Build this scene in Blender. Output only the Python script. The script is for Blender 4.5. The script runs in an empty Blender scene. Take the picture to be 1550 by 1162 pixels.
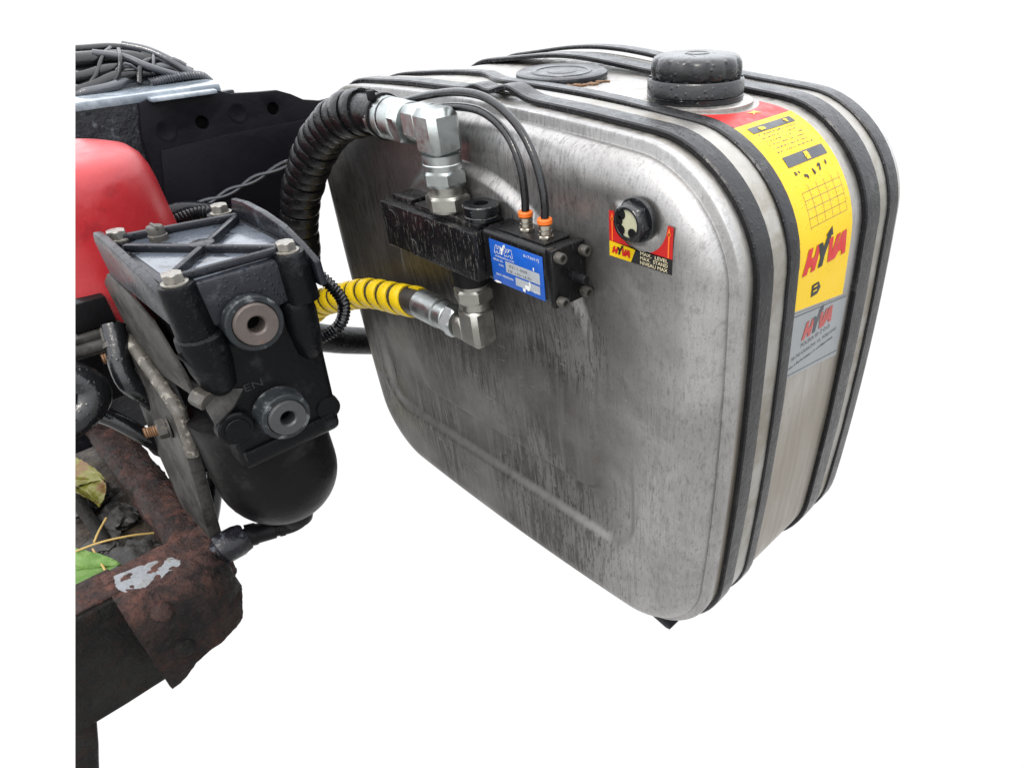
import bpy, bmesh, math, random
from mathutils import Vector, Matrix, noise
import mathutils.geometry as mgeo

scene = bpy.context.scene
C = scene.collection
V = Vector
PI = math.pi
rnd = random.Random(7)

# ------------------------------------------------------------------ camera
cam_d = bpy.data.cameras.new('camera')
cam = bpy.data.objects.new('camera', cam_d)
C.objects.link(cam)
_r = V((0.72712339, 0.68612678, -0.02283904))
_u = V((-0.38846511, 0.43865054, 0.81035829))
_f = V((-0.56602688, 0.5803583, -0.58548938))
cam.matrix_world = Matrix(((_r.x, _u.x, -_f.x, 0.31730209), (_r.y, _u.y, -_f.y, -0.49307785),
                           (_r.z, _u.z, -_f.z, 0.8042833), (0, 0, 0, 1)))
cam_d.sensor_width = 36
cam_d.lens = 23.3866
cam_d.shift_x = -0.089876
cam_d.shift_y = 0.045065
cam_d.clip_start = 0.02
cam_d.clip_end = 500
scene.camera = cam

# ------------------------------------------------------------------ world: bright white overcast
SUN_EL, SUN_AZ = math.radians(58), math.radians(150)
world = bpy.data.worlds.new('World')
scene.world = world
world.use_nodes = True
wn = world.node_tree
for n in list(wn.nodes): wn.nodes.remove(n)
wo = wn.nodes.new('ShaderNodeOutputWorld')
sky = wn.nodes.new('ShaderNodeTexSky')
sky.sky_type = 'NISHITA'; sky.sun_disc = False
sky.sun_elevation = SUN_EL; sky.sun_rotation = SUN_AZ
sky.air_density = 1.0; sky.dust_density = 3.0
b1 = wn.nodes.new('ShaderNodeBackground'); b1.inputs[1].default_value = 0.10
wn.links.new(sky.outputs[0], b1.inputs[0])
tc = wn.nodes.new('ShaderNodeTexCoord')
sx = wn.nodes.new('ShaderNodeSeparateXYZ')
wn.links.new(tc.outputs['Generated'], sx.inputs[0])
mr = wn.nodes.new('ShaderNodeMapRange')
mr.inputs['From Min'].default_value = -0.08; mr.inputs['From Max'].default_value = 0.85
mr.inputs['To Min'].default_value = 1.03; mr.inputs['To Max'].default_value = 3.8
wn.links.new(sx.outputs['Z'], mr.inputs['Value'])
b2 = wn.nodes.new('ShaderNodeBackground'); b2.inputs[0].default_value = (1, 1, 1, 1)
wn.links.new(mr.outputs[0], b2.inputs[1])
ad = wn.nodes.new('ShaderNodeAddShader')
wn.links.new(b1.outputs[0], ad.inputs[0]); wn.links.new(b2.outputs[0], ad.inputs[1])
wn.links.new(ad.outputs[0], wo.inputs[0])

sd = bpy.data.lights.new('sun', 'SUN')
sd.energy = 1.5; sd.angle = math.radians(14); sd.color = (1, 0.97, 0.92)
sun = bpy.data.objects.new('sun', sd); C.objects.link(sun)
_sv = V((math.sin(SUN_AZ) * math.cos(SUN_EL), math.cos(SUN_AZ) * math.cos(SUN_EL), math.sin(SUN_EL)))
sun.rotation_euler = _sv.to_track_quat('Z', 'Y').to_euler()
sun.location = (2, -2, 4)

scene.view_settings.view_transform = 'Standard'
scene.view_settings.look = 'None'
scene.view_settings.exposure = 0.0
scene.view_settings.gamma = 1.0
scene.view_settings.use_curve_mapping = False

# ------------------------------------------------------------------ material helpers
def link(nt, a, b): nt.links.new(a, b)
def nd(nt, t, ins=None, **props):
    n = nt.nodes.new(t)
    for k, v in props.items(): setattr(n, k, v)
    for k, v in (ins or {}).items():
        s = n.inputs[k]
        if isinstance(v, bpy.types.NodeSocket): nt.links.new(v, s)
        elif isinstance(v, (tuple, list)) and len(v) == 3 and s.type == 'RGBA': s.default_value = (*v, 1)
        else: s.default_value = v
    return n
def new_mat(name):
    m = bpy.data.materials.new(name); m.use_nodes = True
    nt = m.node_tree
    return m, nt, nt.nodes['Principled BSDF'], nd(nt, 'ShaderNodeTexCoord').outputs['Object']
def mapped(nt, co, scale):
    return nd(nt, 'ShaderNodeMapping', {'Vector': co, 'Scale': scale}).outputs[0]
def nz(nt, co, scale, detail=4, rough=.55, dist=0.0):
    return nd(nt, 'ShaderNodeTexNoise', {'Vector': co, 'Scale': scale, 'Detail': detail, 'Roughness': rough, 'Distortion': dist}).outputs['Fac']
def ramp(nt, fac, a, b, lo=0.0, hi=1.0):
    return nd(nt, 'ShaderNodeMapRange', {'Value': fac, 'From Min': a, 'From Max': b, 'To Min': lo, 'To Max': hi}, interpolation_type='SMOOTHSTEP').outputs[0]
def mixc(nt, fac, a, b, mode='MIX'):
    n = nd(nt, 'ShaderNodeMix', data_type='RGBA', blend_type=mode)
    for i, v in ((0, fac), (6, a), (7, b)):
        s = n.inputs[i]
        if isinstance(v, bpy.types.NodeSocket): nt.links.new(v, s)
        elif isinstance(v, (tuple, list)): s.default_value = (*v[:3], 1)
        else: s.default_value = v
    return n.outputs[2]
def mth(nt, op, a, b=0.0):
    return nd(nt, 'ShaderNodeMath', {0: a, 1: b}, operation=op).outputs[0]
def bump(nt, h, strength, dist, normal=None):
    ins = {'Height': h, 'Strength': strength, 'Distance': dist}
    if normal is not None: ins['Normal'] = normal
    return nd(nt, 'ShaderNodeBump', ins).outputs[0]
def drops(nt, co, scale, keep=.35):
    """rain drops: rounded voronoi cells, only some of them"""
    v = nd(nt, 'ShaderNodeTexVoronoi', {'Vector': co, 'Scale': scale, 'Randomness': 1.0})
    d = ramp(nt, v.outputs['Distance'], .12, .42, 1, 0)
    s = nd(nt, 'ShaderNodeSeparateColor', {0: v.outputs['Color']}).outputs[0]
    return mth(nt, 'MULTIPLY', d, ramp(nt, s, keep, keep + .02, 1, 0))

def paint(name, col, rough=.5, var=.5, vs=18, bs=220, bd=.0006, metal=0.0, wet=0.0, spec=.5, dust=None, dust_at=(.55, .75), ds=9, scr=0.0, coat=0.0, rvar=.25):
    m, nt, p, co = new_mat(name)
    big = nz(nt, co, vs, 5)
    c = mixc(nt, big, tuple(x * (1 - var) for x in col), tuple(min(1, x * (1 + var)) for x in col))
    if dust is not None:
        c = mixc(nt, ramp(nt, nz(nt, co, ds, 7, .68), dust_at[0], dust_at[1], 0, .85), c, dust)
    if scr:
        st = nz(nt, mapped(nt, co, (420, 420, 70)), 1, 3, .6)
        c = mixc(nt, mth(nt, 'MULTIPLY', ramp(nt, st, .58, .66), scr), c, (.13, .12, .105))
    link(nt, c, p.inputs['Base Color'])
    p.inputs['Metallic'].default_value = metal
    p.inputs['Specular IOR Level'].default_value = spec
    r = ramp(nt, nz(nt, co, vs * 2.3, 5), .3, .7, max(.05, rough - rvar * rough), min(1, rough + rvar * rough))
    link(nt, r, p.inputs['Roughness'])
    nrm = bump(nt, nz(nt, co, bs, 4, .6), .6, bd)
    if wet:
        nrm = bump(nt, drops(nt, co, wet), .45, .0010, nrm)
    link(nt, nrm, p.inputs['Normal'])
    if coat:
        p.inputs['Coat Weight'].default_value = coat; p.inputs['Coat Roughness'].default_value = .12
    return m

def rust_mat(name, dark=(.028, .024, .022), mid=(.075, .05, .042), red=(.15, .065, .045), amt=.5, bd=.006, top=None):
    m, nt, p, co = new_mat(name)
    a = nz(nt, co, 14, 8, .68, .4); b = nz(nt, co, 46, 8, .7, .3); d = nz(nt, co, 160, 6, .7)
    c = mixc(nt, ramp(nt, a, .40, .62), dark, mid)
    c = mixc(nt, mth(nt, 'MULTIPLY', ramp(nt, b, .47, .66), amt), c, red)
    if top is not None:      # red scale on the upper side, lighter: top light put into the colour
        zz = nd(nt, 'ShaderNodeSeparateXYZ', {0: co}).outputs['Z']
        zz = mth(nt, 'ADD', zz, mth(nt, 'MULTIPLY', mth(nt, 'SUBTRACT', b, .5), .07))
        c = mixc(nt, ramp(nt, zz, top - .012, top + .02, 0, .8), c, mixc(nt, ramp(nt, a, .4, .6), (.045, .025, .021), (.105, .046, .036)))
    c = mixc(nt, ramp(nt, d, .50, .68, 0, .75), c, (.006, .0055, .006))
    c = mixc(nt, ramp(nt, nz(nt, co, 330, 3), .68, .76, 0, .45), c, (.12, .11, .10))
    link(nt, c, p.inputs['Base Color'])
    link(nt, ramp(nt, b, .3, .7, .32, .80), p.inputs['Roughness'])
    p.inputs['Specular IOR Level'].default_value = .12
    n1 = bump(nt, b, 1.0, bd * 1.3)
    link(nt, bump(nt, d, 1.0, bd * .5, n1), p.inputs['Normal'])
    return m

def steel_mat():
    """rained-on stainless sheet: vertical run marks, dark drips, dull blotches, fine scratches"""
    m, nt, p, co = new_mat('stainless_sheet')
    sep = nd(nt, 'ShaderNodeSeparateXYZ', {0: co})
    blot = nz(nt, co, 5.5, 6, .62, .3)
    runs = nz(nt, mapped(nt, co, (75, 75, 6)), 1, 5, .6)
    fine = nz(nt, mapped(nt, co, (260, 260, 22)), 1, 4, .65)
    drip = nz(nt, mapped(nt, co, (330, 330, 62)), 1, 3, .6)
    speck = nz(nt, co, 420, 3, .6)
    c = mixc(nt, ramp(nt, blot, .38, .62), (.29, .275, .25), (.40, .395, .385))
    dark_tone = mth(nt, 'MULTIPLY', ramp(nt, mth(nt, 'ADD', sep.outputs['Z'], mth(nt, 'MULTIPLY', mth(nt, 'SUBTRACT', nz(nt, co, 7, 5), .5), .3)), .60, .30, 0, 1), .75)  # tan tone mixed in towards the bottom, edge broken up by noise
    c = mixc(nt, dark_tone, c, (.225, .195, .155))
    c = mixc(nt, ramp(nt, runs, .44, .68, 0, .4), c, (.20, .178, .155))
    c = mixc(nt, ramp(nt, fine, .50, .70, 0, .28), c, (.18, .165, .15))
    dm = mth(nt, 'MULTIPLY', ramp(nt, drip, .62, .68), ramp(nt, blot, .40, .60))
    c = mixc(nt, mth(nt, 'MULTIPLY', dm, .5), c, (.06, .056, .055))
    c = mixc(nt, ramp(nt, speck, .72, .77, 0, .5), c, (.5, .5, .48))
    link(nt, c, p.inputs['Base Color'])
    p.inputs['Metallic'].default_value = .92
    link(nt, ramp(nt, runs, .3, .75, .30, .52), p.inputs['Roughness'])
    w = nz(nt, co, 7, 3)
    n1 = bump(nt, w, .25, .004)
    n1 = bump(nt, fine, .25, .0006, n1)
    link(nt, n1, p.inputs['Normal'])
    return m

def face_mat():
    """front sheet of the tank: grey sheet with grime, a painted dark ground reflection, fine water runs, drips and scratches"""
    m, nt, p, co = new_mat('stainless_front_sheet')
    sep = nd(nt, 'ShaderNodeSeparateXYZ', {0: co})
    blot = nz(nt, co, 6, 7, .65, .4)
    runs = nz(nt, mapped(nt, co, (70, 30, 4)), 1, 5, .62)
    st = nz(nt, mapped(nt, co, (230, 90, 20)), 1, 4, .6)
    fine = nz(nt, mapped(nt, co, (420, 200, 60)), 1, 4, .65)
    drip = nz(nt, mapped(nt, co, (360, 120, 95)), 1, 3, .6)
    grain = nz(nt, co, 420, 4, .7)
    mott = nz(nt, co, 75, 6, .68)
    c = mixc(nt, ramp(nt, blot, .36, .64), (.25, .243, .235), (.35, .345, .34))
    # object origin is the tank base: sheet spans x -.38..+.38, z .02...67
    wob = mth(nt, 'MULTIPLY', mth(nt, 'SUBTRACT', nz(nt, co, 5, 6, .6), .5), .26)
    fx = ramp(nt, mth(nt, 'ADD', sep.outputs['X'], wob), .385, .12, 0, 1)
    fz = ramp(nt, mth(nt, 'ADD', sep.outputs['Z'], wob), .68, .44, .16, 1)
    dark_tone = mth(nt, 'MULTIPLY', mth(nt, 'MULTIPLY', fx, fz), ramp(nt, nz(nt, co, 9, 6, .6), .30, .60, .78, 1))  # dark ground reflection and grime put into the colour, fading at top and right
    c = mixc(nt, mth(nt, 'MULTIPLY', dark_tone, .95), c, (.050, .0445, .041))
    zone = ramp(nt, nz(nt, co, 5, 4), .40, .58)
    wet = mth(nt, 'MULTIPLY', zone, mth(nt, 'ADD', .12, mth(nt, 'MULTIPLY', dark_tone, .88)))
    c = mixc(nt, mth(nt, 'MULTIPLY', ramp(nt, runs, .50, .64, 0, .38), dark_tone), c, (.15, .142, .135))
    c = mixc(nt, mth(nt, 'MULTIPLY', ramp(nt, st, .52, .58, 0, .85), wet), c, (.028, .026, .025))
    c = mixc(nt, mth(nt, 'MULTIPLY', ramp(nt, st, .46, .39, 0, .50), wet), c, (.16, .152, .145))
    c = mixc(nt, ramp(nt, fine, .50, .68, 0, .20), c, (.10, .095, .09))
    c = mixc(nt, ramp(nt, mott, .52, .70, 0, .32), c, (.10, .097, .095))
    c = mixc(nt, ramp(nt, grain, .54, .70, 0, .42), c, (.065, .06, .058))
    c = mixc(nt, ramp(nt, grain, .40, .28, 0, .25), c, (.34, .33, .32))
    dm = mth(nt, 'MULTIPLY', ramp(nt, drip, .585, .63), mth(nt, 'ADD', .16, mth(nt, 'MULTIPLY', wet, .9)))
    c = mixc(nt, mth(nt, 'MULTIPLY', dm, .9), c, (.022, .020, .020))
    c = mixc(nt, ramp(nt, nz(nt, co, 260, 3, .6), .70, .74, 0, .5), c, (.36, .35, .33))
    for rot, se in ((.5, 3.0), (-.9, 11.0), (.15, 23.0)):
        mpn = nd(nt, 'ShaderNodeMapping', {'Vector': co, 'Rotation': (0, rot, 0), 'Location': (se, 0, se), 'Scale': (26, 26, 700)}).outputs[0]
        sc_ = mth(nt, 'MULTIPLY', ramp(nt, nz(nt, mpn, 1, 2, .5), .745, .775), ramp(nt, nz(nt, nd(nt, 'ShaderNodeMapping', {'Vector': co, 'Location': (se, se, 0)}).outputs[0], 9, 3), .50, .58))
        c = mixc(nt, mth(nt, 'MULTIPLY', sc_, .7), c, (.50, .49, .47))
    # green-yellow algae bloom near the far edge
    alg = mth(nt, 'MULTIPLY', ramp(nt, sep.outputs['X'], -.16, -.32), ramp(nt, nz(nt, co, 11, 5), .45, .68))
    c = mixc(nt, mth(nt, 'MULTIPLY', alg, .45), c, (.10, .088, .045))
    # sky highlight along the pressed ledge, put in as a paler colour
    led = nd(nt, 'ShaderNodeAttribute', attribute_name='ledge_highlight').outputs['Fac']
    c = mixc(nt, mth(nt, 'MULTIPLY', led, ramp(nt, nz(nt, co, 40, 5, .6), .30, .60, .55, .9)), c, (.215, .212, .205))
    link(nt, c, p.inputs['Base Color'])
    p.inputs['Metallic'].default_value = .88
    link(nt, mth(nt, 'ADD', ramp(nt, blot, .3, .7, .30, .40), mth(nt, 'MULTIPLY', dark_tone, .10)), p.inputs['Roughness'])
    n1 = bump(nt, nz(nt, co, 6, 3), .2, .004)
    n1 = bump(nt, grain, .22, .0006, n1)
    link(nt, n1, p.inputs['Normal'])
    return m

M = {}
M['steel'] = steel_mat()
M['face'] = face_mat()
M['band'] = paint('steel_band', (.29, .28, .26), .38, .25, 12, 260, .0004, metal=.9, dust=(.17, .15, .115), dust_at=(.44, .66))
M['rubber'] = paint('strap_rubber', (.0050, .0050, .0060), .28, .5, 30, 160, .0009, wet=230, spec=.24, dust=(.022, .022, .023), dust_at=(.56, .72), ds=40)
M['rubber2'] = paint('black_hose_rubber', (.0040, .0040, .0045), .30, .5, 26, 90, .0022, wet=260, spec=.22, dust=(.026, .025, .023), dust_at=(.58, .74), ds=30)
M['cap'] = paint('cap_plastic', (.0045, .005, .006), .20, .4, 22, 120, .0010, wet=190, spec=.42)
M['lid'] = paint('lid_black', (.010, .011, .013), .30, .5, 22, 90, .0012, wet=150, spec=0.34)
M['valve'] = paint('valve_black_paint', (.0045, .0045, .005), .26, .5, 26, 150, .0012, wet=240, spec=.26, scr=.42)
M['valve2'] = paint('cylinder_black_paint', (.0042, .0042, .0046), .28, .5, 26, 130, .0008, spec=0.2, scr=.10)
M['black'] = paint('black_plastic', (.0045, .0045, .005), .4, .4, spec=0.12)
M['hole'] = paint('hole_black', (.001, .001, .001), .8, .2, spec=.05)
M['zinc'] = paint('zinc_plated_steel', (.31, .33, .325), .40, .22, 30, 240, .0004, metal=1.0, dust=(.24, .23, .19), dust_at=(.58, .85))
M['zinc2'] = paint('dull_plated_steel', (.26, .255, .23), .38, .3, 30, 240, .0005, metal=.95, dust=(.10, .092, .075), dust_at=(.55, .8))
M['yellow'] = paint('yellow_plastic', (.52, .365, .004), .40, .10, 30, 200, .0003, spec=.35, dust=(.22, .15, .02), dust_at=(.66, .86))
M['orange'] = paint('orange_plastic', (.52, .105, .010), .4, .15, spec=.35)
M['brass'] = paint('nickel_brass', (.42, .385, .33), .3, .2, metal=1.0)
M['red'] = paint('red_plastic', (.27, .015, .019), .33, .20, 9, 60, .0008, spec=.4, dust=(.15, .011, .013), dust_at=(.52, .74), ds=17)
M['s_yellow'] = paint('yellow_sticker', (.43, .285, .003), .36, .06, 20, 120, .0002, wet=260, spec=.2)
M['s_red'] = paint('red_sticker', (.30, .005, .004), .40, .10, 30, 120, .0002, spec=.35)
M['s_black'] = paint('black_print', (.006, .006, .006), .4, .2, spec=.3)
M['s_grey'] = paint('silver_sticker', (.17, .18, .185), .38, .10, 14, 120, .0003, metal=.35)
M['s_dgrey'] = paint('dark_grey_print', (.032, .034, .04), .4, .15, spec=.3)
M['s_white'] = paint('white_print', (.45, .45, .43), .4, .1)
M['s_cream'] = paint('cream_print', (.42, .37, .24), .4, .1)
M['s_blue'] = paint('blue_plate', (.006, .056, .27), .33, .22, 40, 120, .0003, spec=.35)
M['s_pgrey'] = paint('plate_grey_field', (.22, .235, .25), .4, .25, 60)
M['glass'] = paint('sight_glass', (.27, .265, .18), .25, .2, 60)
M['cover_floor'] = paint('sky_sheen_floor', (.060, .070, .086), .20, .15, 20, 90, .0010, spec=.45, dust=(.014, .016, .020), dust_at=(.49, .54), ds=22, coat=.3)  # blue-grey sky reflection on the black cover put into the colour
M['cover'] = paint('cast_black_cover', (.008, .009, .012), .30, .4, 16, 110, .0012, wet=210, spec=.22, dust=(.040, .045, .053), dust_at=(.54, .74), ds=30)
M['cast'] = paint('cast_black_body', (.0022, .0024, .0029), .36, .5, 12, 130, .0014, wet=210, spec=.10, dust=(.020, .021, .024), dust_at=(.54, .74), ds=22)
M['bowl'] = paint('bowl_black', (.0026, .0026, .003), .42, .5, 10, 70, .0016, spec=.10, dust=(.016, .0155, .015), dust_at=(.50, .72), ds=18)
M['port'] = paint('worn_port_steel', (.070, .056, .050), .55, .3, 60, 200, .0006, metal=.3, dust=(.11, .055, .035), dust_at=(.58, .75), ds=50)
M['portrim'] = paint('worn_rim', (.014, .016, .018), .5, .5, 60, 160, .0015, spec=.2, dust=(.11, .118, .12), dust_at=(.53, .66), ds=60)
M['plate'] = paint('grimy_bracket', (.030, .0285, .026), .5, .4, 14, 160, .0012, spec=0.2, dust=(.0065, .006, .0055), dust_at=(.44, .60), ds=20)
M['plate_edge'] = paint('worn_bracket', (.050, .045, .038), .5, .5, 30, 140, .0016, spec=.35, dust=(.24, .225, .195), dust_at=(.54, .66), ds=42)
M['bolt'] = paint('weathered_bolt', (.21, .20, .18), .42, .3, 60, 200, .0008, metal=.75, dust=(.12, .10, .075), dust_at=(.5, .72), ds=90)
M['dirtbolt'] = paint('greasy_bolt', (.035, .032, .028), .5, .5, 60, 200, .0012, spec=.35, dust=(.12, .10, .075), dust_at=(.54, .72), ds=90)
M['rustbolt'] = paint('rusty_thread', (.115, .060, .028), .6, .4, 80, 260, .001, spec=.3)
M['frame_pale'] = paint('sky_sheen_flange', (.115, .138, .162), .20, .2, 9, 60, .0016, spec=.5, dust=(.21, .24, .27), dust_at=(.44, .60), ds=22, coat=.25)  # black wet steel, its sky reflection put in as a pale base colour
M['frame_black'] = paint('black_chassis_paint', (.0050, .0048, .0066), .40, .4, 8, 90, .0010, spec=0.07, dust=(.015, .014, .017), dust_at=(.60, .85), ds=14)
M['frame_wet'] = paint('wet_black_steel', (.006, .006, .008), .22, .6, 40, 70, .0028, spec=0.22, dust=(.05, .055, .065), dust_at=(.54, .68), ds=60)
M['wire'] = paint('cable_sheath', (.004, .0043, .005), .16, .5, 20, 120, .0010, spec=.40)
M['wire_grey'] = paint('pale_cable_sheath', (.030, .033, .039), .16, .5, 20, 120, .0008, spec=.55)
M['rust'] = rust_mat('rusty_steel', (.0040, .0036, .0036), (.014, .009, .0075), (.050, .021, .014), .30, top=.146)
M['rust_red'] = rust_mat('red_rusty_steel', (.012, .0085, .008), (.038, .0215, .018), (.095, .038, .028), .55)
M['rust_dark'] = rust_mat('dark_rusty_steel', (.0040, .0043, .004), (.0085, .0085, .0072), (.024, .012, .009), .4)
M['chip'] = paint('bare_primer', (.125, .133, .142), .6, .35, 70, 120, .003, spec=.3, dust=(.09, .085, .075), dust_at=(.5, .65), ds=60)
M['soil'] = paint('wet_soil', (.016, .012, .009), .6, .6, 30, 80, .006, spec=0.15, dust=(.035, .026, .017), dust_at=(.48, .62), ds=40)
M['stone'] = paint('wet_stone', (.010, .009, .008), .5, .6, 30, 80, .004, spec=0.25, dust=(.034, .030, .024), dust_at=(.52, .66), ds=60)
M['leaf'] = paint('green_leaf', (.048, .105, .014), .5, .4, 50, 260, .0012, spec=.25, dust=(.095, .155, .040), dust_at=(.5, .7), ds=40)
M['leaf_old'] = paint('yellowing_leaf', (.085, .085, .010), .45, .5, 40, 200, .001, spec=.35, dust=(.08, .032, .012), dust_at=(.5, .62), ds=40)
M['straw'] = paint('dry_straw', (.28, .19, .06), .6, .25, 60, spec=.3)

# ------------------------------------------------------------------ mesh helpers
ORG = {}
def thing(name, label, cat, loc, group=None):
    o = bpy.data.objects.new(name, None); C.objects.link(o)
    o.empty_display_size = .05
    o.location = loc; o['label'] = label; o['category'] = cat
    if group: o['group'] = group
    ORG[o] = V(loc)
    return o
def finish(bm, ang=38):
    bmesh.ops.remove_doubles(bm, verts=bm.verts, dist=1e-6)
    bmesh.ops.recalc_face_normals(bm, faces=bm.faces)
    lim = math.radians(ang)
    for f in bm.faces: f.smooth = True
    for e in bm.edges:
        if len(e.link_faces) == 2 and e.calc_face_angle(0) > lim: e.smooth = False
def obj(name, bm, mat, parent=None, label=None, recalc=True):
    if recalc: finish(bm)
    base = ORG[parent] if parent else V((0, 0, 0))
    if parent is None:
        xs = [v.co for v in bm.verts]
        base = V((sum(c.x for c in xs) / len(xs), sum(c.y for c in xs) / len(xs), min(c.z for c in xs)))
    for v in bm.verts: v.co -= base
    me = bpy.data.meshes.new(name); bm.to_mesh(me); bm.free()
    me.materials.append(M[mat] if isinstance(mat, str) else mat)
    o = bpy.data.objects.new(name, me); C.objects.link(o)
    if parent: o.parent = parent
    else: o.location = base
    ORG[o] = base
    if label: o['label'] = label
    return o
def tag(o, label, cat, group=None):
    o['label'] = label; o['category'] = cat
    if group: o['group'] = group
    return o
def again(src, parent, d, name=None):
    """another copy of a part, moved by d"""
    o = src.copy(); C.objects.link(o); o.parent = parent
    o.location = src.location + V(d); ORG[o] = ORG[parent]
    return o
def BM(): return bmesh.new()
def merge(bm, t, mtx=None):
    if mtx is not None: bmesh.ops.transform(t, matrix=mtx, verts=t.verts)
    me = bpy.data.meshes.new('t'); t.to_mesh(me); t.free(); bm.from_mesh(me); bpy.data.meshes.remove(me)
    return bm
def frame(o, z, x=None):
    """matrix with local z along z"""
    z = V(z).normalized()
    if x is None: x = V((1, 0, 0)) if abs(z.x) < .9 else V((0, 1, 0))
    x = V(x); x = (x - z * x.dot(z)).normalized(); y = z.cross(x)
    o = V(o)
    return Matrix(((x.x, y.x, z.x, o.x), (x.y, y.y, z.y, o.y), (x.z, y.z, z.z, o.z), (0, 0, 0, 1)))
def box(bm, lo, hi, bev=0.0, seg=2, mtx=None):
    t = BM(); lo, hi = V(lo), V(hi)
    bmesh.ops.create_cube(t, size=1.0)
    for v in t.verts:
        v.co = V((lo[i] + (v.co[i] + .5) * (hi[i] - lo[i]) for i in range(3)))
    if bev: bmesh.ops.bevel(t, geom=list(t.edges), offset=bev, segments=seg, affect='EDGES', profile=.5)
    return merge(bm, t, mtx)
def lathe(bm, o, axis, prof, seg=32, mod=None, x=None):
    """profile of (radius, height) turned about axis; mod(r, h, angle) may change the radius"""
    t = BM(); rings = []
    for r, h in prof:
        ring = []
        if r < 1e-6:
            ring = [t.verts.new((0, 0, h))]
        else:
            for k in range(seg):
                a = 2 * PI * k / seg
                rr = mod(r, h, a) if mod else r
                ring.append(t.verts.new((rr * math.cos(a), rr * math.sin(a), h)))
        rings.append(ring)
    for a, b in zip(rings[:-1], rings[1:]):
        for k in range(seg):
            j = (k + 1) % seg
            if len(a) == 1 and len(b) == 1: continue
            if len(a) == 1: t.faces.new((a[0], b[k], b[j]))
            elif len(b) == 1: t.faces.new((a[k], a[j], b[0]))
            else: t.faces.new((a[k], a[j], b[j], b[k]))
    return merge(bm, t, frame(o, axis, x))
def cyl(bm, p0, p1, r0, r1=None, seg=24, bev=.0):
    r1 = r0 if r1 is None else r1
    p0, p1 = V(p0), V(p1); L = (p1 - p0).length
    if bev: pr = [(0, 0), (r0 - bev, 0), (r0, bev), (r1, L - bev), (r1 - bev, L), (0, L)]
    else: pr = [(0, 0), (r0, 0), (r1, L), (0, L)]
    return lathe(bm, p0, p1 - p0, pr, seg)
def nut(bm, p0, p1, r, x=None, ch=.15):
    """hexagonal nut with turned corners"""
    p0, p1 = V(p0), V(p1); L = (p1 - p0).length
    def mod(rr, h, a):
        k = (a + PI / 6) % (PI / 3) - PI / 6
        hexr = r * math.cos(PI / 6) / math.cos(k)
        return min(rr, hexr)
    c = r * ch
    return lathe(bm, p0, p1 - p0, [(0, 0), (r * .86, 0), (r * 1.0, c * .8), (r * 1.01, c), (r * 1.01, L - c), (r * 1.0, L - c * .8), (r * .86, L), (0, L)], 48, mod, x)
def spline(pts, step=.006):
    pts = [V(p) for p in pts]
    P = [pts[0] * 2 - pts[1]] + pts + [pts[-1] * 2 - pts[-2]]
    out = []
    for i in range(1, len(P) - 2):
        a, b, c, d = P[i - 1:i + 3]
        n = max(2, int((c - b).length / step))
        for k in range(n):
            t = k / n
            out.append(.5 * ((2 * b) + (c - a) * t + (2 * a - 5 * b + 4 * c - d) * t * t + (3 * b - a - 3 * c + d) * t ** 3))
    out.append(pts[-1])
    return out
def frames(path):
    T = [(path[min(i + 1, len(path) - 1)] - path[max(i - 1, 0)]).normalized() for i in range(len(path))]
    n = V((0, 0, 1)) if abs(T[0].z) < .9 else V((1, 0, 0))
    out = []
    for t in T:
        n = (n - t * n.dot(t)).normalized(); out.append((t, n, t.cross(n)))
    return out
def tube(bm, pts, r, seg=14, step=.006, smooth=True, rf=None):
    path = spline(pts, step) if smooth else [V(p) for p in pts]
    fr = frames(path); t = BM(); rings = []; L = 0
    for i, (p, (tt, n, b)) in enumerate(zip(path, fr)):
        if i: L += (p - path[i - 1]).length
        rr = rf(L) if rf else r
        rings.append([t.verts.new(p + (n * math.cos(2 * PI * k / seg) + b * math.sin(2 * PI * k / seg)) * rr) for k in range(seg)])
    for a, b in zip(rings[:-1], rings[1:]):
        for k in range(seg): t.faces.new((a[k], a[(k + 1) % seg], b[(k + 1) % seg], b[k]))
    t.faces.new(rings[0][::-1]); t.faces.new(rings[-1])
    return merge(bm, t)
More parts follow.
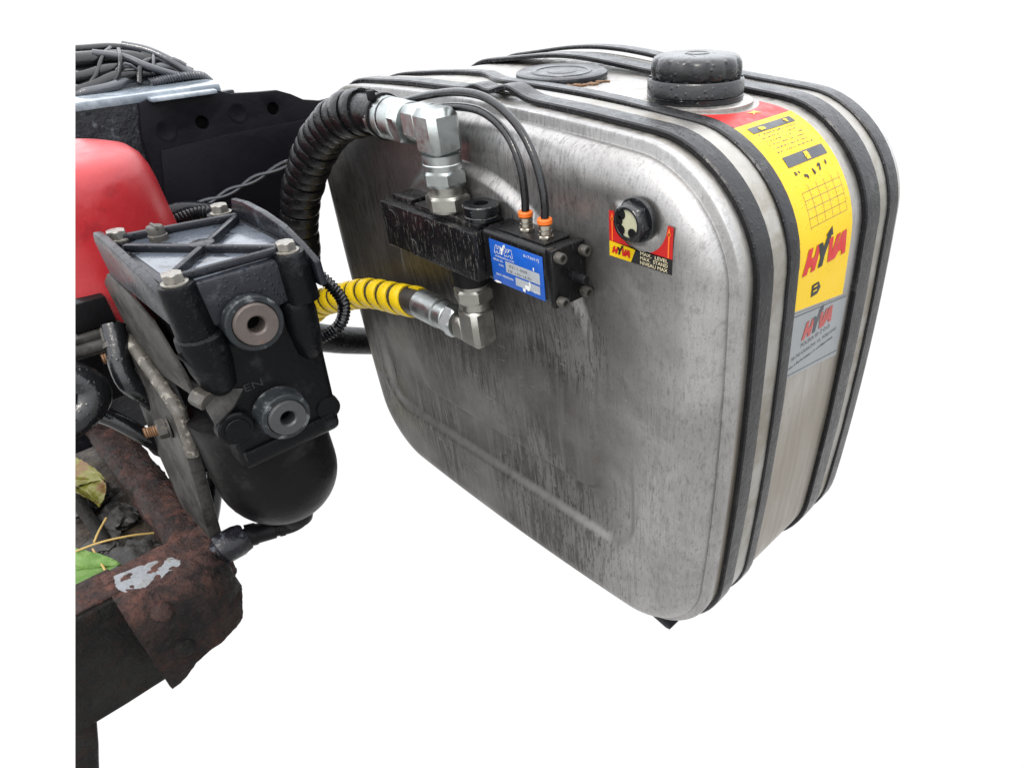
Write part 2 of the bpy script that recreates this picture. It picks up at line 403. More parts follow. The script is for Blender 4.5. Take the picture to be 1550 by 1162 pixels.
def spiral(bm, pts, R, pitch, width, thick, per=22, jit=0.0, start=0.0, end=0.0):
    """flat band wound round a hose"""
    path = spline(pts, .002); fr = frames(path)
    cum = [0]
    for a, b in zip(path[:-1], path[1:]): cum.append(cum[-1] + (b - a).length)
    tot = cum[-1]
    def at(L):
        L = max(0, min(tot, L)); lo, hi = 0, len(cum) - 1
        while hi - lo > 1:
            m = (lo + hi) // 2
            if cum[m] <= L: lo = m
            else: hi = m
        f = (L - cum[lo]) / max(1e-9, cum[hi] - cum[lo])
        return path[lo].lerp(path[hi], f), fr[lo][1].lerp(fr[hi][1], f).normalized(), fr[lo][2].lerp(fr[hi][2], f).normalized()
    t = BM(); rows = []
    nturn = (tot - start - end - width) / pitch
    n = int(nturn * per)
    sec = [(-.5, 0), (-.5, .75), (-.38, 1), (0, 1.12), (.38, 1), (.5, .75), (.5, 0)]
    for i in range(n + 1):
        a = 2 * PI * i / per; row = []
        Lc = start + width / 2 + pitch * i / per
        tk = i / per
        wob = 1 + jit * (.5 * noise.noise(V((i * .13, 0, 3))) + .6 * noise.noise(V((tk * .9, 4, 1))))
        Lc += jit * pitch * 2.2 * noise.noise(V((tk * .7, 9, 2))); wd = width * (1 + jit * 2.0 * noise.noise(V((tk * .8, 2, 7))))
        for u, h in sec:
            c, N, B = at(Lc + u * wd)
            row.append(t.verts.new(c + (N * math.cos(a) + B * math.sin(a)) * (R * wob + h * thick)))
        rows.append(row)
    for a, b in zip(rows[:-1], rows[1:]):
        for k in range(len(sec) - 1): t.faces.new((a[k], a[k + 1], b[k + 1], b[k]))
        t.faces.new((a[-1], a[0], b[0], b[-1]))
    t.faces.new(rows[0]); t.faces.new(rows[-1][::-1])
    return merge(bm, t)
def plate(bm, outer, holes, o, ex, ey, thick, bev=0.0):
    """plate from a 2D outline with round holes (cx, cy, r); thickness along ex x ey"""
    t = BM(); o, ex, ey = V(o), V(ex), V(ey); nn = ex.cross(ey).normalized()
    loops = [[V((x, y)) for x, y in outer]]
    for cx, cy, r in holes:
        loops.append([V((cx + r * math.cos(-2 * PI * k / 20), cy + r * math.sin(-2 * PI * k / 20))) for k in range(20)])
    es = []
    for lp in loops:
        vs = [t.verts.new((p.x, p.y, 0)) for p in lp]
        es += [t.edges.new((vs[i], vs[(i + 1) % len(vs)])) for i in range(len(vs))]
    if holes: bmesh.ops.triangle_fill(t, edges=es, use_beauty=True)
    else: t.faces.new(list(t.verts))
    g = bmesh.ops.extrude_face_region(t, geom=list(t.faces))
    for v in g['geom']:
        if isinstance(v, bmesh.types.BMVert): v.co.z += thick
    bmesh.ops.recalc_face_normals(t, faces=t.faces)
    if bev:
        ed = [e for e in t.edges if len(e.link_faces) == 2 and e.calc_face_angle(0) > .9]
        bmesh.ops.bevel(t, geom=ed, offset=bev, segments=2, affect='EDGES', profile=.5)
    mt = Matrix(((ex.x, ey.x, nn.x, o.x), (ex.y, ey.y, nn.y, o.y), (ex.z, ey.z, nn.z, o.z), (0, 0, 0, 1)))
    return merge(bm, t, mt)
def rough_up(bm, amp, sc, cuts=0):
    if cuts: bmesh.ops.subdivide_edges(bm, edges=list(bm.edges), cuts=cuts, use_grid_fill=True)
    bmesh.ops.recalc_face_normals(bm, faces=bm.faces); bm.normal_update()
    ds = [(v, v.normal * (noise.fractal(v.co * sc, .6, 2.0, 4) * amp)) for v in bm.verts]
    for v, d in ds: v.co += d

# flat print
_tc = {}
def text2d(s, shear=0.0, bold=0.0):
    key = (s, shear, bold)
    if key not in _tc:
        cu = bpy.data.curves.new('t', 'FONT'); cu.body = s; cu.size = 1.0; cu.shear = shear; cu.offset = bold; cu.resolution_u = 3
        to = bpy.data.objects.new('t', cu)
        me = bpy.data.meshes.new_from_object(to)
        vs = [(v.co.x, v.co.y) for v in me.vertices]; fs = [tuple(p.vertices) for p in me.polygons]
        bpy.data.objects.remove(to); bpy.data.curves.remove(cu); bpy.data.meshes.remove(me)
        x0 = min(v[0] for v in vs); x1 = max(v[0] for v in vs)
        _tc[key] = ([((x - x0) / (x1 - x0), y / .72) for x, y in vs], fs)
    return _tc[key]
def print_text(bm, s, x0, y0, w, h, mp, shear=0.0, bold=0.0):
    vs, fs = text2d(s, shear, bold)
    nv = [bm.verts.new(mp(x0 + x * w, y0 + y * h)) for x, y in vs]
    for f in fs:
        try: bm.faces.new([nv[i] for i in f])
        except ValueError: pass
def print_poly(bm, pts, mp):
    tri = mgeo.tessellate_polygon([[V((x, y, 0)) for x, y in pts]])
    nv = [bm.verts.new(mp(x, y)) for x, y in pts]
    for a, b, c in tri:
        try: bm.faces.new((nv[a], nv[b], nv[c]))
        except ValueError: pass
def print_rect(bm, x0, y0, x1, y1, mp, nx=1, ny=1, skew=None):
    g = [[bm.verts.new(mp(x0 + (x1 - x0) * i / nx, y0 + (y1 - y0) * j / ny)) for i in range(nx + 1)] for j in range(ny + 1)]
    for j in range(ny):
        for i in range(nx): bm.faces.new((g[j][i], g[j][i + 1], g[j + 1][i + 1], g[j + 1][i]))
LOGO_H = [(0, 0), (.10, 0), (.125, .24), (.20, .24), (.175, 0), (.275, 0), (.38, 1), (.28, 1), (.238, .60), (.163, .60), (.205, 1), (.105, 1)]
LOGO_V = [(.56, 0), (.66, 0), (.83, 1), (.735, 1), (.635, .38), (.655, 1), (.555, 1)]
LOGO_A = [(.64, 0), (.735, 0), (.80, .22), (.885, .22), (.88, 0), (.985, 0), (.965, 1), (.865, 1)]
LOGO_A2 = [(.815, .42), (.882, .42), (.878, .80)]
LOGO_Y = [(.34, 0), (.44, 0), (.475, .46), (.60, 1.12), (.635, 1.10), (.625, 1.45), (.475, 1.19), (.512, 1.17), (.435, .78), (.41, 1), (.31, 1), (.375, .42)]
def logo(x0, y0, w, h, mp, parent, red, blk, name='logo'):
    b = BM()
    for p in (LOGO_H, LOGO_V, LOGO_A): print_poly(b, [(x0 + a * w, y0 + c * h) for a, c in p], mp)
    obj(name + '_letters', b, red, parent)
    b = BM()
    mp2 = lambda x, y: mp(x, y) + (mp(x, y) - mp(x, y)) 
    print_poly(b, [(x0 + a * w, y0 + c * h) for a, c in LOGO_Y], mp)
    obj(name + '_arrow', b, blk, parent)
def squiggle(bm, x0, x1, y, h, mp, r, dash=.5):
    """print too small to read: uneven broken marks"""
    x = x0
    while x < x1:
        w = (x1 - x0) * r.uniform(.008, .026)
        if r.random() < dash:
            yy = y + h * r.uniform(-.25, .1)
            print_rect(bm, x, yy, min(x1, x + w), yy + h * r.uniform(.35, .8), mp)
        x += w * r.uniform(1.1, 1.6)

# ================================================================== HYDRAULIC TANK
W, H, R, BT, BS = .7646750, .65, .1137992, .0178450, .0144307
def _profile():
    P = []
    W2, H2 = W / 2, H / 2
    for cx, cz, a0 in ((W2 - R, H2 - R, 0), (-(W2 - R), H2 - R, 90), (-(W2 - R), -(H2 - R), 180), (W2 - R, -(H2 - R), 270)):
        for k in range(14):
            t = math.radians(a0 + 90 * k / 13); P.append((cx + R * math.cos(t), cz + R * math.sin(t)))
    P.append(P[0]); Q = []
    for a, b in zip(P[:-1], P[1:]):
        n = max(1, int(math.hypot(b[0] - a[0], b[1] - a[1]) / .01))
        for k in range(n): Q.append((a[0] + (b[0] - a[0]) * k / n, a[1] + (b[1] - a[1]) * k / n))
    out = []
    sg = lambda v: (v > 0) - (v < 0)
    for x, z in Q:
        z2 = z + sg(z) * BT * min(1, abs(z) / H2) * (1 - (x / W2) ** 2)
        x2 = x + sg(x) * BS * min(1, abs(x) / W2) * (1 - (z / H2) ** 2)
        out.append((x2 - W2, z2 + H2))
    return out
PROF = _profile()
NP = len(PROF)
CUM = [0]
for i in range(NP):
    a, b = PROF[i], PROF[(i + 1) % NP]; CUM.append(CUM[-1] + math.hypot(b[0] - a[0], b[1] - a[1]))
PER = CUM[-1]
def prof(s):
    s %= PER; lo, hi = 0, NP
    while hi - lo > 1:
        m = (lo + hi) // 2
        if CUM[m] <= s: lo = m
        else: hi = m
    f = (s - CUM[lo]) / (CUM[hi] - CUM[lo])
    a, b = PROF[lo], PROF[hi % NP]
    return V((a[0] + (b[0] - a[0]) * f, a[1] + (b[1] - a[1]) * f))
def pn(s):
    t = prof(s + .012) - prof(s - .012); t.normalize()
    return V((t.y, -t.x))
def surf(s, y, off=0.0):
    p = prof(s); n = pn(s)
    return V((p.x + n.x * off, y, p.y + n.y * off))
NS = 420
SS = [PER * i / NS for i in range(NS)]
RIM = [prof(s) for s in SS]; RN = [pn(s) for s in SS]

tank = thing('hydraulic_tank', 'stainless steel hydraulic oil tank with rounded corners, black rubber straps and yellow sticker', 'oil tank', (-.38, .19, -.02))

def sstep(a, b, x):
    t = max(0, min(1, (x - a) / (b - a))); return t * t * (3 - 2 * t)
def rbox(x, z, x0, x1, z0, z1, r):
    cx, cz = (x0 + x1) / 2, (z0 + z1) / 2
    dx = abs(x - cx) - (x1 - x0) / 2 + r; dz = abs(z - cz) - (z1 - z0) / 2 + r
    return math.hypot(max(dx, 0), max(dz, 0)) + min(max(dx, dz), 0) - r
def emboss(x, z):
    """pressed pattern of the front sheet, metres inwards (+y)"""
    d = rbox(x, z, -.705, -.095, .122, .60, .06)
    h = .0105 * (1 - sstep(-.020, .0, d)) * (1 - sstep(.20, .36, z))
    d2 = rbox(x, z, -.585, -.160, .199, .75, .035)
    h -= .0085 * (1 - sstep(-.012, .0, d2)) * (1 - sstep(.24, .40, z))
    rr = math.hypot(x + .36, z - .405)                      # round boss under the valve
    h -= .0100 * (1 - sstep(.190, .203, rr)) * sstep(.40, .50, z)
    rs = math.hypot(x + .093, z - .597)                     # seat of the level glass
    h -= .0050 * (1 - sstep(.026, .033, rs))
    return h
FY = -.015
def front_sheet():
    b = BM(); rings = []
    prof_in = [(-.0005, .0215), (-.0005, .0150), (.0006, .0126), (.003, .0116), (.0095, .0110), (.0110, .0102)]
    for k in range(1, 11):
        a = PI / 2 * k / 10
        prof_in.append((.011 + .038 * (1 - math.cos(a)), FY + .0252 * (1 - math.sin(a))))
    def inner(i, d): return RIM[i] - RN[i] * d
    for d, y in prof_in: rings.append([b.verts.new((q.x, y, q.y)) for q in (inner(i, d) for i in range(NS))])
    cen = V((-W / 2, H / 2))
    base = [inner(i, .049) for i in range(NS)]
    N2 = 180
    for k in range(1, N2):
        f = 1 - k / N2; ring = []
        for q in base:
            p = cen + (q - cen) * f
            ring.append(b.verts.new((p.x, FY + emboss(p.x, p.y) * sstep(0, .04, 1 - f), p.y)))
        rings.append(ring)
    for a, c in zip(rings[:-1], rings[1:]):
        for i in range(NS): b.faces.new((a[i], a[(i + 1) % NS], c[(i + 1) % NS], c[i]))
    cv = b.verts.new((cen.x, FY + emboss(cen.x, cen.y), cen.y))
    for i in range(NS): b.faces.new((rings[-1][i], rings[-1][(i + 1) % NS], cv))
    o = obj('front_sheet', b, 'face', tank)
    at_ = o.data.attributes.new('ledge_highlight', 'FLOAT', 'POINT')  # mask of the highlight painted on the ledge
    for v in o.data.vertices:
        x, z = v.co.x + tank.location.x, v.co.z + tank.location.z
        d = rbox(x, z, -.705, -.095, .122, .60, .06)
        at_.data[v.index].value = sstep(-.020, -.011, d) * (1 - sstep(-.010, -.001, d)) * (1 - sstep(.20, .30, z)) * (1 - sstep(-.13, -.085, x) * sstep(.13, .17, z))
    return o
front_sheet()
def shell():
    b = BM(); rings = []
    for y in (.0215, .030, .058, .095, .12, .16, .2, .24, .26, .30, .33, .3545):
        rings.append([b.verts.new((RIM[i].x, y, RIM[i].y)) for i in range(NS)])
    for a, c in zip(rings[:-1], rings[1:]):
        for i in range(NS): b.faces.new((a[i], a[(i + 1) % NS], c[(i + 1) % NS], c[i]))
    obj('shell', b, 'steel', tank)
    b = BM(); rings = []
    for k in range(0, 9):
        a = PI / 2 * k / 8
        d, y = .036 * (1 - math.cos(a)), .3545 + .028 * math.sin(a)
        rings.append([b.verts.new((RIM[i].x - RN[i].x * d, y, RIM[i].y - RN[i].y * d)) for i in range(NS)])
    for a, c in zip(rings[:-1], rings[1:]):
        for i in range(NS): b.faces.new((a[i], a[(i + 1) % NS], c[(i + 1) % NS], c[i]))
    b.faces.new(rings[-1])
    obj('rear_sheet', b, 'steel', tank)
shell()

def s_of_x(x): return .4566 - (x + W / 2)          # arc length on the top of the tank
def gauss(s, c, w): return math.exp(-((s - c) / w) ** 2)
def shift2(s):
    # the second rubber is pushed aside by the filter lid
    x = -W / 2 - (s - .4566)
    if s > 1.0: return 0
    return .046 * sstep(-.70, -.56, x) * (1 - sstep(-.52, -.415, x)) + .012 * (1 - sstep(-.3, -.12, x)) * sstep(-.5, -.40, x)
def kink1(s):
    x = -W / 2 - (s - .4566)
    return .0095 * gauss(x, -.338, .026) + .0055 * gauss(x, -.396, .017) 
def rise3(s): return .011 * gauss(-W / 2 - (s - .4566), -.47, .13)
def rise4(s): return .017 * gauss(-W / 2 - (s - .4566), -.46, .16)
def strap_ring(b, y0, y1, th, dy=None, up=None, n=700, wob=0.0, base=.0006):
    rows = []
    w = y1 - y0; c = min(.0016, th * .4)
    sec = [(0, base), (0, th - c), (c, th), (w * .5, th + .0004), (w - c, th), (w, th - c), (w, base)]
    for i in range(n):
        s = PER * i / n
        d = dy(s) if dy else 0; u = up(s) if up else 0
        if wob: d += wob * noise.noise(V((s * 6, y0 * 40, 0))); 
        lift = .0012 * max(0, noise.noise(V((s * 9, y0 * 30, 5)))) if wob else 0
        rows.append([b.verts.new(surf(s, y0 + a + d, h + u + lift)) for a, h in sec])
    for i in range(n):
        a, c2 = rows[i], rows[(i + 1) % n]
        for k in range(len(sec) - 1): b.faces.new((a[k], a[k + 1], c2[k + 1], c2[k]))
        b.faces.new((a[-1], a[0], c2[0], c2[-1]))
for (ya, wa, yb, wb, dy, up) in ((.0332, .0276, .0907, .0209, shift2, kink1), (.2561, .035, .3173, .0253, None, rise3)):
    b = BM(); strap_ring(b, ya + wa - .003, yb + .003, .0026, None, up if up is rise3 else None)
    st = obj('mounting_strap', b, 'band', tank)
    b = BM(); strap_ring(b, ya, ya + wa, .0062, None, up, wob=.0012); obj('rubber_strip', b, 'rubber', st)
    b = BM(); strap_ring(b, yb, yb + wb, .0056, dy, rise4 if up is rise3 else None, wob=.0012); obj('rubber_strip', b, 'rubber', st)

# filler cap
b = BM()
cp = V((-.183, .183, .656))
lathe(b, cp, (0, 0, 1), [(.066, 0), (.066, .0075), (.064, .0085), (0, .0085)], 64)
obj('filler_neck', b, 'steel', tank)
b = BM()
lathe(b, cp + V((0, 0, .0085)), (0, 0, 1), [(.0555, 0), (.0575, .001), (.0578, .006), (.0568, .0068), (.0578, .0078), (.0572, .0215), (.0555, .0235), (.050, .0242), (.046, .0242)], 96)
def flute(r, h, a):
    k = (a * 14 / (2 * PI)) % 1.0
    t = .5 + .5 * math.cos(2 * PI * k)
    return r - .0022 * (1 - t) ** 2.0 * (1 if .0241 < h < .0435 else (.45 if h < .047 else 0))
lathe(b, cp + V((0, 0, .0085)), (0, 0, 1), [(.046, .024), (.0525, .0242), (.0535, .027), (.0538, .034), (.0528, .040), (.0505, .0438), (.046, .0462), (.038, .0474), (.030, .0478), (.015, .0480), (.0145, .0486), (.0125, .0486), (.012, .0481), (0, .0482)], 168, flute)
for k in range(14):
    a = 2 * PI * (k + .5) / 14
    cyl(b, cp + V((.0525 * math.cos(a), .0525 * math.sin(a), .0305)), cp + V((.0525 * math.cos(a), .0525 * math.sin(a), .0335)), .003, seg=8)
bmesh.ops.scale(b, vec=(.945, .945, .95), space=Matrix.Translation(-cp), verts=b.verts)
obj('filler_cap', b, 'cap', tank)
# return filter lid
b = BM(); lp = V((-.398, .180, .6655))
lathe(b, lp, (.02, -.02, 1), [(.056, 0), (.056, .004), (.0595, .0045), (.0605, .007), (.0595, .0105), (.0565, .0118), (.054, .0108), (.040, .011), (.0395, .0118), (.034, .0118), (.0335, .011), (.020, .0112), (.0195, .0117), (.012, .0117), (0, .0115)], 72)
fl = obj('filter_lid', b, 'lid', tank)
# dried leaf crumbs against the lid are ground litter
b = BM()
for k in range(26):
    a = rnd.uniform(-.9, .35); rr = .062 + rnd.uniform(0, .010)
    p = lp + V((rr * math.cos(a), rr * math.sin(a), .003))
    t = BM(); bmesh.ops.create_icosphere(t, subdivisions=1, radius=rnd.uniform(.0018, .0042))
    for v in t.verts: v.co = V((v.co.x * rnd.uniform(.8, 2), v.co.y, v.co.z * .6)) 
    merge(b, t, Matrix.Translation(p) @ Matrix.Rotation(rnd.uniform(0, 6), 4, 'Z'))
lit = obj('leaf_litter', b, paint('brown_litter', (.09, .045, .018), .8, .5, 90), None)
lit['kind'] = 'stuff'; tag(lit, 'brown leaf crumbs caught round the black filter lid on the tank top', 'leaf litter')

# big sticker on the right-hand side
def onside(off):
    return lambda y, s: surf(s, y, off)
YL, YR = .1185, .2325
def sheet(name, mat, f_top, f_bot, off, ny=12, ns=44, y0=YL, y1=YR):
    b = BM(); g = []
    for j in range(ns + 1):
        row = []
        for i in range(ny + 1):
            y = y0 + (y1 - y0) * i / ny; s = f_bot(y) + (f_top(y) - f_bot(y)) * j / ns
            row.append(b.verts.new(surf(s, y, off)))
        g.append(row)
    for j in range(ns):
        for i in range(ny): b.faces.new((g[j][i], g[j][i + 1], g[j + 1][i + 1], g[j + 1][i]))
    return obj(name, b, mat, tank)
tilt = lambda a, b_: (lambda y: a + (b_ - a) * (y - YL) / (YR - YL))
sticker = sheet('sticker', 's_yellow', tilt(.160, .161), tilt(-.053, -.071), .0007)
sc = s_of_x(cp.x)
sr = sheet('warning_sticker', 's_red', lambda y: min(.216, sc - math.sqrt(max(0, .073 ** 2 - (y - cp.y) ** 2))), tilt(.160, .161), .0006, 20, 10, .1225, .2300)
b = BM(); mp = onside(.0011)
print_poly(b, [(.174, .172), (.182, .175), (.190, .172), (.187, .177), (.188, .181), (.180, .179), (.173, .180), (.178, .176)], mp)
obj('warning_mark', b, 's_yellow', sr)
b = BM(); mp = onside(.0012)
print_rect(b, .1345, .1435, .2160, .1530, mp, 6, 3)
print_rect(b, .1420, .0945, .2215, .1068, mp, 6, 4)
obj('heading_bar', b, 's_dgrey', sticker)['kind'] = 'stuff'
b = BM(); rr = random.Random(3); mp = onside(.0017)
for x0 in (.147, .195):
    for k in range(7): print_rect(b, x0 + rr.uniform(0, .010), .1448 + rr.uniform(0, .004), x0 + rr.uniform(.004, .013), .1475 + rr.uniform(0, .0035), mp)
for k in range(7): print_rect(b, .178 + rr.uniform(0, .008), .0955 + rr.uniform(0, .006), .181 + rr.uniform(0, .008), .098 + rr.uniform(0, .007), mp)
obj('pictogram', b, 's_yellow', sticker)['kind'] = 'stuff'
b = BM(); mp = onside(.0012)
for k in range(6):
    squiggle(b, .138 + .004 * (k == 5), .214 - rr.uniform(0, .012), .1395 - k * .0052, .0019, mp, rr, .5)
obj('fine_print', b, 's_dgrey', sticker)['kind'] = 'stuff'
b = BM()
gx = [.1430, .158, .1745, .190, .206, .2215]; gs = [.066, .0575, .0485, .0395, .0305]
for x in gx: print_rect(b, x - .00022, gs[-1] - (.0025 if x < .15 else 0), x + .00022, gs[0] + (.006 if x > .15 else 0), mp, 1, 14)
for s in gs: print_rect(b, .1430, s - .00020, .2215, s + .00020, mp, 8, 1)
obj('table_grid', b, 's_dgrey', sticker)['kind'] = 'stuff'
b = BM()
for cx, cs, w in ((.1475, .0865, .0045), (.154, .0865, .003), (.1625, .0790, .0062), (.179, .0815, .0058), (.193, .0840, .0060), (.208, .0865, .0048)):
    for k in range(6):
        a, c2 = rr.uniform(-.5, .3) * w, rr.uniform(-.6, .4) * w
        print_rect(b, cx + a, cs + c2, cx + a + w * .45, cs + c2 + w * .4, mp)
obj('table_icon', b, 's_black', sticker)['kind'] = 'stuff'
logo(.1262, -.0165, .0965, .0265, onside(.0014), sticker, 's_red', 's_black')
b = BM()
print_poly(b, [(.1515, -.0475), (.166, -.0475), (.1715, -.0415), (.166, -.0335), (.1515, -.0335)], mp)
obj('emblem', b, 's_black', sticker)
b = BM(); mp2 = onside(.0017)
for s in (-.0372, -.0425): print_rect(b, .1545, s, .1625, s + .0016, mp2)
obj('emblem_stripe', b, 's_yellow', sticker)['kind'] = 'stuff'
grey = sheet('maker_label', 's_grey', tilt(-.056, -.074), tilt(-.136, -.156), .0005, 6, 8, .1175, .2455)
logo(.1430, -.0975, .070, .0205, onside(.0010), grey, paint('faded_red_print', (.20, .024, .02), .4, .15), 's_dgrey', 'label_logo')
b = BM(); mp = onside(.0010)
print_text(b, 'POLSKA SP. Z O.O.', .1440, -.1062, .068, .0052, mp)
print_text(b, '30-740 KRAKÓW, UL. PÓŁŁANKI', .1250, -.1165, .105, .0045, mp)
squiggle(b, .121, .225, -.1250, .0032, mp, rr, .8)
for k, (a, c2) in enumerate(((.1195, -.0592), (.1195, -.1325))):
    print_rect(b, a, c2 - (.0008), .2445, c2, lambda y, s: surf(s - .018 * (y - .118) / .127, y, .0010), 4, 1)
obj('label_print', b, 's_dgrey', grey)['kind'] = 'stuff'

# level glass with its decal
b = BM()
lg = V((-.0915, FY - .005, .597)); AX = V((0, -1, 0))
nut(b, lg + AX * .003, lg + AX * .0150, .0190, x=(1, 0, .35))
lathe(b, lg, AX, [(.0215, 0), (.0215, .003), (.0205, .0038), (0, .0038)], 40)
lathe(b, lg + AX * .0148, AX, [(.0172, -.001), (.0170, .0008), (.0155, .0024), (.0135, .0024), (.0128, .0012), (.0128, -.001)], 40)
sg = obj('level_glass', b, 'cap', tank)
b = BM(); lathe(b, lg + AX * .0152, AX, [(.0132, 0), (.008, .0005), (0, .0008)], 32); ob = obj('lens', b, 'glass', sg)
b = BM()
for a in (2.3, 3.0, 3.9, 5.4):
    cyl(b, lg + AX * .0152 + V((.0100 * math.cos(a), 0, .0100 * math.sin(a))), lg + AX * .0165 + V((.0100 * math.cos(a), 0, .0100 * math.sin(a))), .0046, seg=14)
obj('lens_lobe', b, 'black', sg)['kind'] = 'stuff'
dec = lambda off: (lambda x, z: V((x, FY - off, z)))
x0, x1 = -.1335, -.0525
arc = [(-.093 + .0335 * math.cos(a), .597 + .0335 * math.sin(a)) for a in [PI + (PI) * k / 24 for k in range(25)]]
b = BM()
left = [(x0, .566), (x0, .5965)] + [p for p in arc if True] + [(x1, .5965), (x1, .566)]
print_poly(b, left, dec(.0004))
dcl = obj('level_decal', b, 's_red', tank)
b = BM(); print_poly(b, [(x0, .5505), (-.1045, .5505), (-.0980, .566), (x0, .566)], dec(.0004)); obj('decal_field', b, 's_yellow', dcl)
b = BM(); print_poly(b, [(-.1045, .5505), (x1, .5505), (x1, .566), (-.0980, .566)], dec(.0004)); obj('decal_field', b, 's_black', dcl)
for x in (-.1290, -.0572):
    b = BM(); print_rect(b, x - .0008, .5665, x + .0008, .590, dec(.0008)); print_poly(b, [(x - .0022, .588), (x + .0022, .588), (x, .5955)], dec(.0008))
    obj('level_arrow', b, 'orange', dcl)
b = BM()
for k, s in enumerate(('MAX.  LEVEL', 'MAX.  STAND', 'NIVEAU MAX')): print_text(b, s, -.0920, .5612 - k * .0047, .0345, .0036, dec(.0008), 0, .01)
obj('decal_print', b, 's_cream', dcl)['kind'] = 'stuff'
logo(-.1300, .5545, .0250, .0075, dec(.0008), dcl, 's_red', 's_black', 'decal_logo')
# foot bracket peeping out below
b = BM()
plate(b, [(-.05, .012), (.075, .004), (.084, -.008), (.080, -.018), (.072, -.020), (-.05, .004)], [], (-.166, .082, -.064), (1, 0, 0), (0, 0, 1), .024, .001)
obj('support_foot', b, 'frame_black', tank)

# ================================================================== TIPPING VALVE on the tank front
val = thing('tipping_valve', 'black hydraulic tipping valve block with blue data plate bolted to the tank front', 'valve', (-.33, -.045, .497))
b = BM()
box(b, (-.478, -.073, .4965), (-.2865, -.0205, .5535), .0018)
box(b, (-.474, -.056, .5530), (-.430, -.0205, .5590), .0012)
box(b, (-.415, -.0625, .5530), (-.290, -.0205, .5600), .002)
obj('valve_body', b, 'valve', val)
for x, z in ((-.452, .537), (-.372, .541), (-.414, .5085)):
    b = BM(); cyl(b, (x, -.0725, z), (x, -.0745, z), .0105, bev=.0006); obj('blanking_plug', b, 'valve', val)
b = BM()
box(b, (-.2860, -.0625, .4985), (-.1780, -.0200, .5585), .006, 4)
obj('actuator_body', b, 'valve2', val)
b = BM()
box(b, (-.278, -.0560, .5575), (-.186, -.0205, .5610), .0008)
obj('gasket_plate', b, 'valve2', val)
b = BM(); box(b, (-.1785, -.0640, .4965), (-.1675, -.0170, .5600), .0015); ec = obj('end_cap', b, 'valve2', val)
b = BM(); X1 = V((1, 0, 0)); p = V((-.1675, -.0575, .5525))
lathe(b, p, X1, [(.0052, 0), (.0058, .0012), (.0058, .009), (.0052, .0100), (.0032, .0100), (.003, .0055), (0, .0055)], 24)
s0 = obj('socket_screw', b, 'dirtbolt', ec)
for y, z in ((-.0225, .5505), (-.0225, .5045), (-.0575, .5040)): again(s0, ec, (0, y + .0575, z - .5525))
b = BM(); p = V((-.1675, -.040, .5285))
lathe(b, p, X1, [(.0052, 0), (.0052, .008), (.0042, .0085), (.0042, .0150), (.0050, .0155), (.0050, .0230), (.0042, .0240), (0, .0240)], 24)
obj('spool_pin', b, 'black', ec)
b = BM()
lathe(b, (-.305, -.043, .5600), (0, 0, 1), [(.0205, 0), (.0205, .004), (.0195, .005), (.0195, .0075), (.0212, .008), (.0212, .0155), (.0200, .0168), (.0085, .0168), (.0085, .011), (0, .011)], 40)
obj('port_plug', b, 'cap', val)
b = BM(); nut(b, (-.305, -.043, .5721), (-.305, -.043, .5727), .009); obj('plug_socket', b, 'hole', val)
# push-in fittings
for x, y in ((-.2320, -.0400), (-.1985, -.0430)):
    b = BM(); nut(b, (x, y, .5608), (x, y, .5650), .0090)
    lathe(b, (x, y, .565), (0, 0, 1), [(.0062, 0), (.0072, .001), (.0072, .0045), (.0064, .005), (.0064, .006), (.0074, .0065), (.0074, .0105), (.0066, .011), (0, .011)], 24)
    fo = obj('push_in_fitting', b, 'brass', val)
    b = BM(); lathe(b, (x, y, .5762), (0, 0, 1), [(.0062, 0), (.0078, .0006), (.0080, .0045), (.0072, .0056), (0, .0056)], 24); obj('release_ring', b, 'orange', fo)
# data plate on the actuator's front
pl = lambda off: (lambda x, z: V((x, -.0625 - off, z)))
PX0, PX1, PZ0, PZ1 = -.2705, -.1835, .5010, .5500
b = BM(); box(b, (PX0, -.0636, PZ0), (PX1, -.0628, PZ1), .0002); dp = obj('data_plate', b, 's_blue', val)
b = BM()
def frac(x, y): return PX0 + (PX1 - PX0) * x, PZ0 + (PZ1 - PZ0) * y
def fr_text(bm, s, x, y, w, h, **k):
    a = frac(x, y); print_text(bm, s, a[0], a[1], (PX1 - PX0) * w, (PZ1 - PZ0) * h, pl(.0014), **k)
fr_text(b, 'WWW.HYVA.COM', .10, .625, .36, .050)
fr_text(b, 'SERIAL NO.', .05, .535, .20, .050); fr_text(b, 'TYPE', .15, .43, .10, .050)
fr_text(b, '0173017J', .66, .865, .28, .060); fr_text(b, '1', .82, .62, .02, .08)
fr_text(b, 'MAX. PRESSURE', .08, .19, .34, .050); fr_text(b, 'BAR', .80, .10, .10, .055)
a = frac(.09, .72); w_, h_ = (PX1 - PX0) * .36, (PZ1 - PZ0) * .18
def outline(pts, t=.0011):
    n = len(pts)
    for i in range(n):
        p, q = V(pts[i]), V(pts[(i + 1) % n]); d = (q - p).normalized(); e = V((-d.y, d.x)) * t * .5
        print_poly(b, [tuple(p + e), tuple(q + e), tuple(q - e), tuple(p - e)], pl(.0014))
for L in (LOGO_H, LOGO_V, LOGO_A): outline([(a[0] + x * w_, a[1] + y * h_) for x, y in L], .0006)
print_poly(b, [(a[0] + x * w_, a[1] + y * h_) for x, y in LOGO_Y], pl(.0014))
obj('plate_print', b, 's_white', dp)['kind'] = 'stuff'
b = BM()
for q in (((.29, .44), (.93, .60)), ((.29, .34), (.93, .44)), ((.46, .11), (.92, .30))):
    p0, p1 = frac(*q[0]), frac(*q[1]); print_rect(b, p0[0], p0[1], p1[0], p1[1], pl(.0013))
obj('plate_field', b, 's_pgrey', dp)['kind'] = 'stuff'
b = BM()
